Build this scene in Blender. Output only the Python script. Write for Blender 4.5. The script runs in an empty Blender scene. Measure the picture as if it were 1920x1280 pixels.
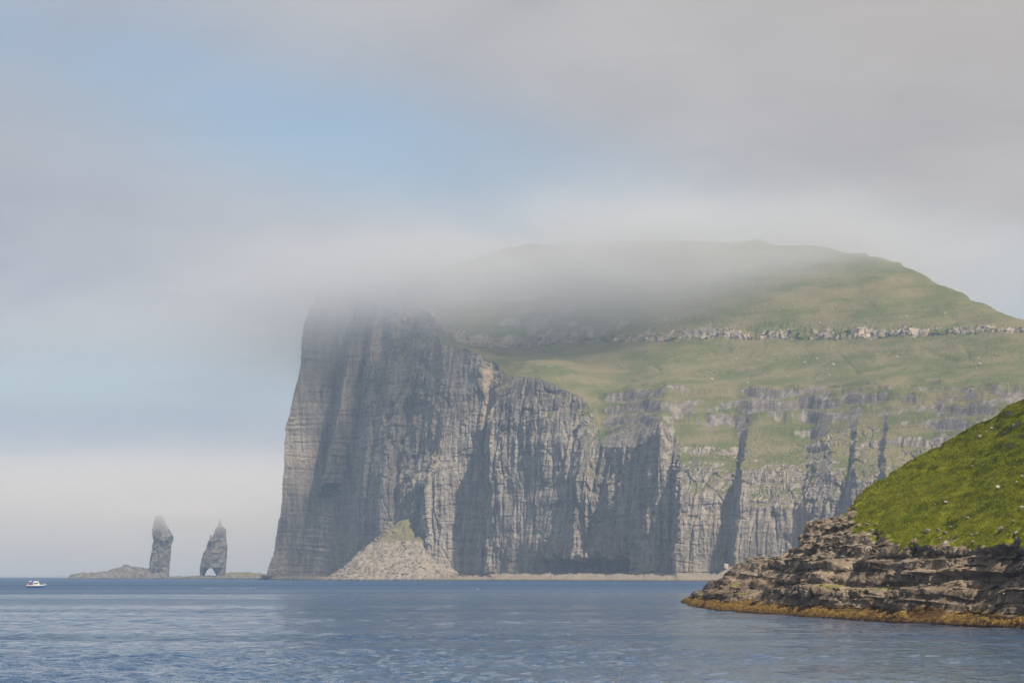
import bpy, bmesh, math, random
import numpy as np
from math import radians, sin, cos, tan, pi

# ------------------------------------------------------------------ camera, sky, sun, exposure
F, HY, CAMH = 5100.0, 1077.0, 6.0          # focal length in photo pixels, horizon row, eye height (m)
scene = bpy.context.scene
col = scene.collection

cam_d = bpy.data.cameras.new("camera")
cam_d.sensor_width = 36.0
cam_d.lens = F / 1920.0 * 36.0
cam_d.shift_y = (HY - 640.0) / 1920.0
cam_d.clip_start, cam_d.clip_end = 1.0, 80000.0
cam = bpy.data.objects.new("camera", cam_d)
cam.location = (0, 0, CAMH)
cam.rotation_euler = (pi / 2, 0, 0)
col.objects.link(cam)
scene.camera = cam

SUN_AZ, SUN_EL = radians(153.0), radians(45.0)   # clockwise from +Y (the view direction)
sun_dir = (sin(SUN_AZ) * cos(SUN_EL), cos(SUN_AZ) * cos(SUN_EL), sin(SUN_EL))
from mathutils import Vector
sd = bpy.data.lights.new("sun", 'SUN')
sd.energy = 5.0
sd.angle = radians(0.6)
sd.color = (1.0, 0.91, 0.77)
sun = bpy.data.objects.new("sun", sd)
sun.rotation_euler = Vector(sun_dir).to_track_quat('Z', 'Y').to_euler()
sun.location = (0, 0, 900)
col.objects.link(sun)

vs = scene.view_settings
vs.view_transform, vs.look = 'Standard', 'None'
vs.exposure, vs.gamma, vs.use_curve_mapping = 0.3, 1.0, False
cy = scene.cycles
cy.use_denoising = True
try:
    cy.denoiser = 'OPENIMAGEDENOISE'
    cy.denoising_input_passes = 'RGB_ALBEDO_NORMAL'
    cy.denoising_prefilter = 'ACCURATE'
except Exception:
    pass
cy.max_bounces = 5
cy.diffuse_bounces = 1
cy.use_adaptive_sampling = True
cy.adaptive_threshold = 0.015
cy.glossy_bounces = 2
cy.volume_bounces = 2
cy.transparent_max_bounces = 8
cy.volume_step_rate = 1.0
cy.volume_max_steps = 512
cy.sample_clamp_indirect = 6.0


class NT:
    """small helper to write node trees"""
    def __init__(self, tree):
        self.t = tree
        tree.nodes.clear()

    def n(self, kind, **kw):
        nd = self.t.nodes.new(kind)
        for k, v in kw.items():
            setattr(nd, k, v)
        return nd

    def put(self, sock, v):
        if v is None:
            return
        if isinstance(v, bpy.types.NodeSocket):
            self.t.links.new(v, sock)
        else:
            if hasattr(sock.default_value, '__len__') and not hasattr(v, '__len__'):
                v = [v] * len(sock.default_value)
            if hasattr(v, '__len__') and len(sock.default_value) == 4 and len(v) == 3:
                v = (*v, 1.0)
            sock.default_value = v

    def m(self, op, a, b=None, c=None, clamp=False):
        nd = self.n('ShaderNodeMath', operation=op, use_clamp=clamp)
        for i, v in enumerate((a, b, c)):
            self.put(nd.inputs[i], v)
        return nd.outputs[0]

    def vm(self, op, a, b=None):
        nd = self.n('ShaderNodeVectorMath', operation=op)
        self.put(nd.inputs[0], a)
        self.put(nd.inputs[1], b)
        return nd.outputs[0]

    def mix(self, f, a, b, blend='MIX'):
        nd = self.n('ShaderNodeMix', data_type='RGBA', blend_type=blend)
        self.put(nd.inputs[0], f)
        self.put(nd.inputs[6], a)
        self.put(nd.inputs[7], b)
        return nd.outputs[2]

    def ss(self, v, lo, hi, a=0.0, b=1.0):
        nd = self.n('ShaderNodeMapRange', interpolation_type='SMOOTHSTEP')
        for i, x in enumerate((v, lo, hi, a, b)):
            self.put(nd.inputs[i], x)
        return nd.outputs[0]

    def noise(self, vec, scale=1.0, detail=4.0, rough=0.55, dist=0.0, out='Fac'):
        nd = self.n('ShaderNodeTexNoise')
        self.put(nd.inputs['Vector'], vec)
        nd.inputs['Scale'].default_value = scale
        nd.inputs['Detail'].default_value = detail
        nd.inputs['Roughness'].default_value = rough
        nd.inputs['Distortion'].default_value = dist
        return nd.outputs[out]

    def gauss(self, *terms):
        """exp(-(sum of squares)); every term is (socket, centre, radius)"""
        s = None
        for v, c, r in terms:
            q = self.m('DIVIDE', self.m('SUBTRACT', v, c), r)
            q = self.m('MULTIPLY', q, q)
            s = q if s is None else self.m('ADD', s, q)
        return self.m('EXPONENT', self.m('MULTIPLY', s, -1.0))


world = bpy.data.worlds.new("World")
scene.world = world
world.use_nodes = True
w = NT(world.node_tree)
sky = w.n('ShaderNodeTexSky', sky_type='NISHITA')
sky.sun_disc = False
sky.sun_elevation = SUN_EL
sky.sun_rotation = SUN_AZ
sky.air_density, sky.dust_density, sky.ozone_density = 1.0, 1.5, 1.2
dirv = w.n('ShaderNodeTexCoord').outputs['Generated']
sep = w.n('ShaderNodeSeparateXYZ')
w.put(sep.inputs[0], dirv)
az = w.m('MULTIPLY', w.m('ARCTAN2', sep.outputs[0], sep.outputs[1]), 57.29578)     # degrees to the east of +Y
el = w.m('MULTIPLY', w.m('ARCSINE', sep.outputs[2]), 57.29578)                     # degrees above the horizon
soft = w.noise(w.vm('MULTIPLY', dirv, (5.0, 5.0, 16.0)), 1.0, 3.0, 0.5, 0.6)
fine = w.noise(w.vm('MULTIPLY', dirv, (14.0, 14.0, 40.0)), 1.0, 4.0, 0.55, 0.4)
# stratus over the whole sky with thin gaps in it
tilt1 = w.m('ADD', el, w.m('MULTIPLY', az, 0.26))
gap1 = w.gauss((tilt1, 8.2, 1.55), (az, -4.2, 8.6))
gap2 = w.gauss((el, 4.1, 1.15), (az, -9.0, 7.0))
gap3 = w.gauss((el, 5.6, 1.1), (az, 11.5, 3.2))
gaps = w.m('ADD', w.m('ADD', w.m('MULTIPLY', gap1, 0.80), w.m('MULTIPLY', gap2, 0.72)), w.m('MULTIPLY', gap3, 0.55))
wild = w.ss(soft, 0.56, 0.74)                                                     # gaps elsewhere in the sky
wild = w.m('MULTIPLY', wild, w.ss(w.m('ABSOLUTE', az), 14.0, 26.0))
gaps = w.m('MAXIMUM', gaps, w.m('MULTIPLY', wild, 0.8))
gaps = w.m('MULTIPLY', gaps, w.ss(fine, 0.2, 0.62, 0.72, 1.08))
cover = w.m('SUBTRACT', 1.0, gaps, clamp=True)
grey = w.mix(w.ss(soft, 0.35, 0.65), (0.352, 0.346, 0.355), (0.425, 0.408, 0.395))
grey = w.mix(1.0, grey, w.mix(w.ss(fine, 0.25, 0.75), (0.955, 0.955, 0.955), (1.04, 1.04, 1.04)), 'MULTIPLY')
grey = w.mix(w.ss(az, -12.0, 12.0), w.mix(1.0, grey, (0.95, 1.0, 1.09), 'MULTIPLY'), w.mix(1.0, grey, (1.0, 0.95, 0.91), 'MULTIPLY'))
bg1 = w.n('ShaderNodeBackground')
w.put(bg1.inputs[0], sky.outputs[0])
bg1.inputs[1].default_value = 0.09
bg2 = w.n('ShaderNodeBackground')
w.put(bg2.inputs[0], grey)
bg2.inputs[1].default_value = 1.0
mx = w.n('ShaderNodeMixShader')
w.put(mx.inputs[0], cover)
w.put(mx.inputs[1], bg1.outputs[0])
w.put(mx.inputs[2], bg2.outputs[0])
wo = w.n('ShaderNodeOutputWorld')
w.put(wo.inputs[0], mx.outputs[0])

# ------------------------------------------------------------------ numpy noise
def _hash(ix, iy, iz, seed):
    h = (ix.astype(np.uint32) * np.uint32(374761393) + iy.astype(np.uint32) * np.uint32(668265263)
         + iz.astype(np.uint32) * np.uint32(2147483647) + np.uint32((seed * 974711) & 0xffffffff))
    h = (h ^ (h >> np.uint32(13))) * np.uint32(1274126177)
    h = (h ^ (h >> np.uint32(15))) * np.uint32(2246822519)
    return h ^ (h >> np.uint32(16))


def pn(x, y, z, seed=0):
    x, y, z = [np.asarray(a, np.float32) for a in np.broadcast_arrays(x, y, z)]
    xi, yi, zi = np.floor(x), np.floor(y), np.floor(z)
    fx, fy, fz = x - xi, y - yi, z - zi
    xi, yi, zi = xi.astype(np.int64), yi.astype(np.int64), zi.astype(np.int64)
    u, v, q = [f * f * f * (f * (f * 6 - 15) + 10) for f in (fx, fy, fz)]
    out = 0
    for dx in (0, 1):
        for dy in (0, 1):
            for dz in (0, 1):
                h = _hash(xi + dx, yi + dy, zi + dz, seed)
                gx = (h & np.uint32(1023)).astype(np.float32) / 511.5 - 1
                gy = ((h >> np.uint32(10)) & np.uint32(1023)).astype(np.float32) / 511.5 - 1
                gz = ((h >> np.uint32(20)) & np.uint32(1023)).astype(np.float32) / 511.5 - 1
                wgt = (u if dx else 1 - u) * (v if dy else 1 - v) * (q if dz else 1 - q)
                out = out + wgt * (gx * (fx - dx) + gy * (fy - dy) + gz * (fz - dz))
    return out * 1.4


def fbm(x, y, z, octv=4, seed=0, gain=0.5):
    s, a = 0, 1.0
    for i in range(octv):
        s = s + a * pn(x * 2 ** i + 17.3 * i, y * 2 ** i - 9.1 * i, z * 2 ** i + 5.7 * i, seed + i)
        a *= gain
    return s


def ridged(x, y, z, octv=3, seed=0, gain=0.5):
    s, a = 0, 1.0
    for i in range(octv):
        s = s + a * (1 - 2 * np.abs(pn(x * 2 ** i + 7.3 * i, y * 2 ** i, z * 2 ** i, seed + i)))
        a *= gain
    return s


def blocks(x, y, z, sx, sz, seed=0):
    """jointed rock: a random step for every block, beds laid like masonry out of line with one another"""
    zi = np.floor(z / sz).astype(np.int64)
    hz = (_hash(zi, zi * 0 + 3, zi * 0 + 1, seed) & np.uint32(1023)).astype(np.float32) / 1023.0
    xi = np.floor(x / (sx * (0.7 + 0.6 * hz)) + hz * 7.3).astype(np.int64)
    yi = np.floor(y / (sx * (0.7 + 0.6 * hz)) + hz * 3.1).astype(np.int64)
    return (_hash(xi, yi, zi, seed + 5) & np.uint32(1023)).astype(np.float32) / 511.5 - 1.0


def sst(v, lo, hi):
    t = np.clip((v - lo) / (hi - lo), 0, 1)
    return t * t * (3 - 2 * t)


def at(px, py, Y):
    return ((px - 960.0) / F * Y, Y, CAMH + (HY - py) / F * Y)

# ------------------------------------------------------------------ scene helpers
def tag(o, label=None, cat=None, group=None, kind=None):
    if label: o['label'] = label
    if cat: o['category'] = cat
    if group: o['group'] = group
    if kind: o['kind'] = kind
    return o


def empty(name, loc=(0, 0, 0), rz=0.0):
    o = bpy.data.objects.new(name, None)
    o.location = loc
    o.rotation_euler = (0, 0, rz)
    o.empty_display_size = 1.0
    col.objects.link(o)
    return o


def link(name, me, mat, parent=None):
    o = bpy.data.objects.new(name, me)
    if mat is not None and not me.materials:
        me.materials.append(mat)
    o.parent = parent
    col.objects.link(o)
    return o


def mesh_np(name, V, Q, attrs=None, smooth=True):
    """V (n,3) floats, Q (m,k) ints (all faces with k corners)"""
    me = bpy.data.meshes.new(name)
    V = np.ascontiguousarray(V, np.float32)
    Q = np.ascontiguousarray(Q, np.int32)
    k = Q.shape[1]
    me.vertices.add(len(V))
    me.vertices.foreach_set('co', V.ravel())
    me.loops.add(Q.size)
    me.loops.foreach_set('vertex_index', Q.ravel())
    me.polygons.add(len(Q))
    me.polygons.foreach_set('loop_start', np.arange(0, Q.size, k, dtype=np.int32))
    me.polygons.foreach_set('loop_total', np.full(len(Q), k, np.int32))
    me.polygons.foreach_set('use_smooth', np.full(len(Q), smooth, bool))
    me.update(calc_edges=True)
    if attrs:
        for nm, arr in attrs.items():
            a = me.attributes.new(nm, 'FLOAT_COLOR', 'POINT')
            rgba = np.ones((len(V), 4), np.float32)
            rgba[:, 3] = 0.0
            rgba[:, :arr.shape[1]] = arr
            a.data.foreach_set('color', rgba.ravel())
    return me


def grid_faces(nu, nv, wrap=False):
    """vertex index = j*nu + i (i along u, j up v); seen from outside when u runs to the right and v up"""
    i = np.arange(nu if wrap else nu - 1)
    j = np.arange(nv - 1)
    I, J = np.meshgrid(i, j)
    I, J = I.ravel(), J.ravel()
    I2 = (I + 1) % nu
    return np.stack([J * nu + I, J * nu + I2, (J + 1) * nu + I2, (J + 1) * nu + I], 1)


def grid_normals(P):
    du = np.gradient(P, axis=1)
    dv = np.gradient(P, axis=0)
    n = np.cross(du, dv)
    return n / (np.linalg.norm(n, axis=2, keepdims=True) + 1e-9)


def blur(A, k, axis):
    """box blur of width 2k+1 along an axis, edges held"""
    pad = [(0, 0)] * A.ndim
    pad[axis] = (k + 1, k)
    B = np.pad(A, pad, mode='edge').cumsum(axis=axis, dtype=np.float64)
    n = A.shape[axis]
    hi = np.take(B, np.arange(2 * k + 1, 2 * k + 1 + n), axis=axis)
    lo = np.take(B, np.arange(0, n), axis=axis)
    return ((hi - lo) / (2 * k + 1)).astype(np.float32)

# ------------------------------------------------------------------ materials
def new_mat(name):
    m = bpy.data.materials.new(name)
    m.use_nodes = True
    return m, NT(m.node_tree)


def finish(nt, color, rough=0.9, bump=None, strength=1.0, dist=1.0, spec=0.2, **kw):
    b = nt.n('ShaderNodeBsdfPrincipled')
    nt.put(b.inputs['Base Color'], color)
    nt.put(b.inputs['Roughness'], rough)
    nt.put(b.inputs['Specular IOR Level'], spec)
    for k, v in kw.items():
        nt.put(b.inputs[k], v)
    if bump is not None:
        bp = nt.n('ShaderNodeBump')
        bp.inputs['Strength'].default_value = strength
        bp.inputs['Distance'].default_value = dist
        nt.put(bp.inputs['Height'], bump)
        nt.put(b.inputs['Normal'], bp.outputs[0])
    o = nt.n('ShaderNodeOutputMaterial')
    nt.put(o.inputs[0], b.outputs[0])
    return b


def plain(name, color, rough=0.6, metal=0.0, var=0.12, scale=8.0):
    m, t = new_mat(name)
    p = t.n('ShaderNodeTexCoord').outputs['Object']
    f = t.noise(p, scale, 3.0)
    c = t.mix(f, tuple(x * (1 - var) for x in color), tuple(min(1, x * (1 + var)) for x in color))
    finish(t, c, rough, Metallic=metal, spec=0.4)
    return m


def far_rock_material():
    m, t = new_mat("basalt cliff with turf")
    pos = t.n('ShaderNodeNewGeometry').outputs['Position']
    an_ = t.n('ShaderNodeAttribute', attribute_name='mask')
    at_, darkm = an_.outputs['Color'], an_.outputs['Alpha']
    s = t.n('ShaderNodeSeparateColor')
    t.put(s.inputs[0], at_)
    grass, pale, shore = s.outputs[0], s.outputs[1], s.outputs[2]
    sz_ = t.n('ShaderNodeSeparateXYZ')
    t.put(sz_.inputs[0], pos)
    big = t.noise(t.vm('MULTIPLY', pos, (1 / 45, 1 / 45, 1 / 70)), 1.0, 4.0, 0.6)
    streak = t.noise(t.vm('MULTIPLY', pos, (1 / 6, 1 / 6, 1 / 45)), 1.0, 5.0, 0.65, 0.3)
    strata = t.noise(t.vm('MULTIPLY', pos, (1 / 70, 1 / 70, 1 / 3.2)), 1.0, 4.0, 0.6, 0.2)
    speck = t.noise(pos, 0.33, 4.0, 0.7)
    rock = t.mix(t.ss(streak, 0.3, 0.7), (0.104, 0.090, 0.078), (0.335, 0.290, 0.240))
    rock = t.mix(t.ss(strata, 0.38, 0.72, 0, 0.45), rock, (0.40, 0.34, 0.28))
    rock = t.mix(t.ss(big, 0.42, 0.68, 0, 0.5), rock, (0.31, 0.25, 0.195))
    rock = t.mix(t.ss(speck, 0.56, 0.74, 0, 0.65), rock, (0.50, 0.46, 0.39))
    rock = t.mix(t.ss(speck, 0.46, 0.3, 0, 0.6), rock, (0.07, 0.062, 0.056))
    rock = t.mix(t.m('MULTIPLY', pale, t.ss(streak, 0.25, 0.6, 0.6, 1.0)), rock, (0.56, 0.43, 0.30))
    rock = t.mix(t.m('MULTIPLY', shore, t.ss(speck, 0.35, 0.6, 0.5, 1.0)), rock, (0.27, 0.215, 0.155))
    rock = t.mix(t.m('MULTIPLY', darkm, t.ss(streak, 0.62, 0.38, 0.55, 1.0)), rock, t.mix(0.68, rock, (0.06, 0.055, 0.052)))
    rock = t.mix(t.ss(t.m('ADD', sz_.outputs[2], t.m('MULTIPLY', speck, 1.6)), 1.4, 2.8, 0.85, 0.0), rock, (0.05, 0.042, 0.034))
    g1 = t.noise(t.vm('MULTIPLY', pos, (1 / 60, 1 / 60, 1 / 14)), 1.0, 5.0, 0.6)
    turf = t.mix(t.ss(g1, 0.36, 0.62), (0.092, 0.102, 0.030), (0.18, 0.145, 0.074))
    turf = t.mix(t.ss(speck, 0.4, 0.7, 0, 0.5), turf, (0.13, 0.155, 0.05))
    col_ = t.mix(t.ss(t.m('ADD', grass, t.m('MULTIPLY', t.m('SUBTRACT', speck, 0.5), 0.7)), 0.35, 0.62), rock, turf)
    hgt = t.m('ADD', t.m('MULTIPLY', streak, 1.6), t.m('ADD', t.m('MULTIPLY', strata, 1.0), t.m('MULTIPLY', speck, 1.2)))
    finish(t, col_, 0.92, hgt, 0.9, 1.3, spec=0.15)
    return m


def near_rock_material():
    m, t = new_mat("near shore rock turf and weed")
    pos = t.n('ShaderNodeNewGeometry').outputs['Position']
    at_ = t.n('ShaderNodeAttribute', attribute_name='mask').outputs['Color']
    s = t.n('ShaderNodeSeparateColor')
    t.put(s.inputs[0], at_)
    grass, lich, weed = s.outputs[0], s.outputs[1], s.outputs[2]
    big = t.noise(t.vm('MULTIPLY', pos, (1 / 9, 1 / 9, 1 / 4)), 1.0, 5.0, 0.6)
    strata = t.noise(t.vm('MULTIPLY', pos, (1 / 12, 1 / 12, 1 / 0.5)), 1.0, 4.0, 0.6, 0.4)
    speck = t.noise(pos, 1.6, 5.0, 0.7)
    fine = t.noise(pos, 6.0, 4.0, 0.7)
    rock = t.mix(t.ss(big, 0.32, 0.68), (0.082, 0.064, 0.048), (0.29, 0.222, 0.158))
    rock = t.mix(t.ss(strata, 0.4, 0.7, 0, 0.5), rock, (0.33, 0.26, 0.19))
    rock = t.mix(t.ss(speck, 0.5, 0.3, 0, 0.65), rock, (0.032, 0.029, 0.027))
    rock = t.mix(t.m('MULTIPLY', lich, t.ss(speck, 0.5, 0.66)), rock, (0.42, 0.38, 0.32))
    wcol = t.mix(t.ss(speck, 0.35, 0.65), (0.028, 0.015, 0.007), (0.12, 0.066, 0.020))
    wcol = t.mix(t.ss(big, 0.55, 0.75, 0, 0.6), wcol, (0.16, 0.15, 0.035))
    rock = t.mix(t.ss(t.m('ADD', weed, t.m('MULTIPLY', t.m('SUBTRACT', speck, 0.5), 0.8)), 0.35, 0.6), rock, wcol)
    g1 = t.noise(t.vm('MULTIPLY', pos, (1 / 6, 1 / 6, 1 / 2.0)), 1.0, 5.0, 0.65)
    turf = t.mix(t.ss(g1, 0.34, 0.66), (0.105, 0.128, 0.004), (0.205, 0.205, 0.010))
    turf = t.mix(t.ss(speck, 0.52, 0.75, 0, 0.7), turf, (0.20, 0.185, 0.03))
    turf = t.mix(t.ss(fine, 0.5, 0.3, 0, 0.45), turf, (0.05, 0.08, 0.007))
    patch = t.noise(t.vm('MULTIPLY', pos, (1 / 2.2, 1 / 4.5, 1 / 0.8)), 1.0, 4.0, 0.65, 0.5)
    turf = t.mix(t.ss(patch, 0.55, 0.72, 0, 0.6), turf, (0.24, 0.21, 0.035))
    turf = t.mix(t.ss(patch, 0.42, 0.28, 0, 0.6), turf, (0.045, 0.055, 0.010))
    c = t.mix(t.ss(t.m('ADD', grass, t.m('MULTIPLY', t.m('SUBTRACT', speck, 0.5), 0.6)), 0.38, 0.6), rock, turf)
    hgt = t.m('ADD', t.m('MULTIPLY', speck, 0.5), t.m('ADD', t.m('MULTIPLY', strata, 0.3), t.m('MULTIPLY', fine, 0.22)))
    finish(t, c, 0.9, hgt, 0.9, 0.5, spec=0.08)
    return m


def stack_material():
    m, t = new_mat("sea stack basalt")
    pos = t.n('ShaderNodeNewGeometry').outputs['Position']
    big = t.noise(t.vm('MULTIPLY', pos, (1 / 14, 1 / 14, 1 / 18)), 1.0, 4.0)
    strata = t.noise(t.vm('MULTIPLY', pos, (1 / 40, 1 / 40, 1 / 2.5)), 1.0, 4.0)
    c = t.mix(t.ss(big, 0.35, 0.65), (0.10, 0.09, 0.085), (0.22, 0.195, 0.165))
    c = t.mix(t.ss(strata, 0.5, 0.75, 0, 0.3), c, (0.30, 0.26, 0.215))
    sp = t.noise(pos, 0.3, 4.0, 0.65)
    c = t.mix(t.ss(sp, 0.5, 0.3, 0, 0.6), c, (0.06, 0.055, 0.05))
    finish(t, c, 0.9, sp, 0.9, 1.8, spec=0.1)
    return m


def sea_material():
    m, t = new_mat("rippled sea water")
    pos = t.n('ShaderNodeNewGeometry').outputs['Position']
    chop = t.noise(t.vm('MULTIPLY', pos, (0.34, 0.30, 0)), 1.0, 3.0, 0.6, 0.5)
    rip = t.noise(t.vm('MULTIPLY', pos, (2.2, 1.7, 0)), 1.0, 3.0, 0.6, 0.4)
    lanes = t.noise(t.vm('MULTIPLY', pos, (1 / 700, 1 / 110, 0)), 1.0, 4.0, 0.55, 0.6)
    sp_ = t.n('ShaderNodeSeparateXYZ')
    t.put(sp_.inputs[0], pos)
    lee = t.ss(t.m('DIVIDE', sp_.outputs[0], t.m('MAXIMUM', sp_.outputs[1], 60.0)), -0.02, 0.13, 1.0, 0.45)
    calm = t.m('MULTIPLY', t.ss(lanes, 0.40, 0.60, 1.0, 0.35), lee)
    h = t.m('MULTIPLY', calm, t.m('ADD', t.m('MULTIPLY', chop, 2.0), t.m('MULTIPLY', rip, 0.5)))
    rgh = t.m('ADD', t.ss(sp_.outputs[1], 350.0, 1500.0, 0.05, 0.46), t.ss(lanes, 0.35, 0.65, 0.08, -0.06))      # the open sound is more wind-ruffled than the bay
    b = finish(t, (0.012, 0.056, 0.135), rgh, h, 1.0, 1.0, spec=0.5)
    b.inputs['IOR'].default_value = 1.333
    return m


ROCK_FAR = far_rock_material()
ROCK_NEAR = near_rock_material()
ROCK_STACK = stack_material()
SEA = sea_material()

# ------------------------------------------------------------------ sea
def build_sea():
    """one sheet to the horizon; real wavelets where they are near enough to be seen singly"""
    ys = np.concatenate([[-400, -200, 0, 60], 100 * np.exp(np.arange(0, 610) * 0.0042), np.geomspace(1320, 34000, 40)])
    half = np.interp(ys, [-400, 0, 100, 1300, 1700, 34000], [60, 45, 45, 300, 1200, 9000])
    core = half[:, None] * np.linspace(-1, 1, 424)[None, :]
    g = np.geomspace(0.002, 1.0, 14)[None, :]
    wing = half[:, None] + (16000 - half[:, None]) * g
    X = np.concatenate([-wing[:, ::-1], core, wing], 1)
    nu = X.shape[1]
    Y = np.repeat(ys[:, None], nu, 1)
    sp = np.maximum(np.gradient(Y, axis=0), np.gradient(X, axis=1))
    lanes = fbm(X / 380, Y / 70, 0 * X, 3, 701)
    calm = (0.5 + 0.5 * sst(lanes, -0.28, 0.12)) * (1 - 0.5 * sst(X / np.maximum(Y, 60), -0.02, 0.13))      # quieter in the lee of the headland
    z = np.zeros_like(X, dtype=np.float32)
    for wl, amp, sx, seed in ((17, 0.22, 0.8, 711), (7.5, 0.26, 1.1, 713), (3.4, 0.26, 1.3, 715), (1.7, 0.21, 1.5, 717), (0.9, 0.09, 1.5, 719)):
        k = 1 - sst(sp * 2.2, wl * 0.9, wl * 1.8)
        z += amp * k * pn(X * sx / wl + 0.25 * Y / wl, Y / wl - 0.12 * X / wl, 0 * X, seed) * (calm if wl < 10 else 1.0)
    z *= sst(Y, 60, 100) * (1 - sst(Y, 450, 1250))
    V = np.stack([X, Y, z], 2).reshape(-1, 3)
    o = link('sea', mesh_np('sea', V, grid_faces(nu, len(ys))), SEA)
    tag(o, kind='structure')

build_sea()

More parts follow.
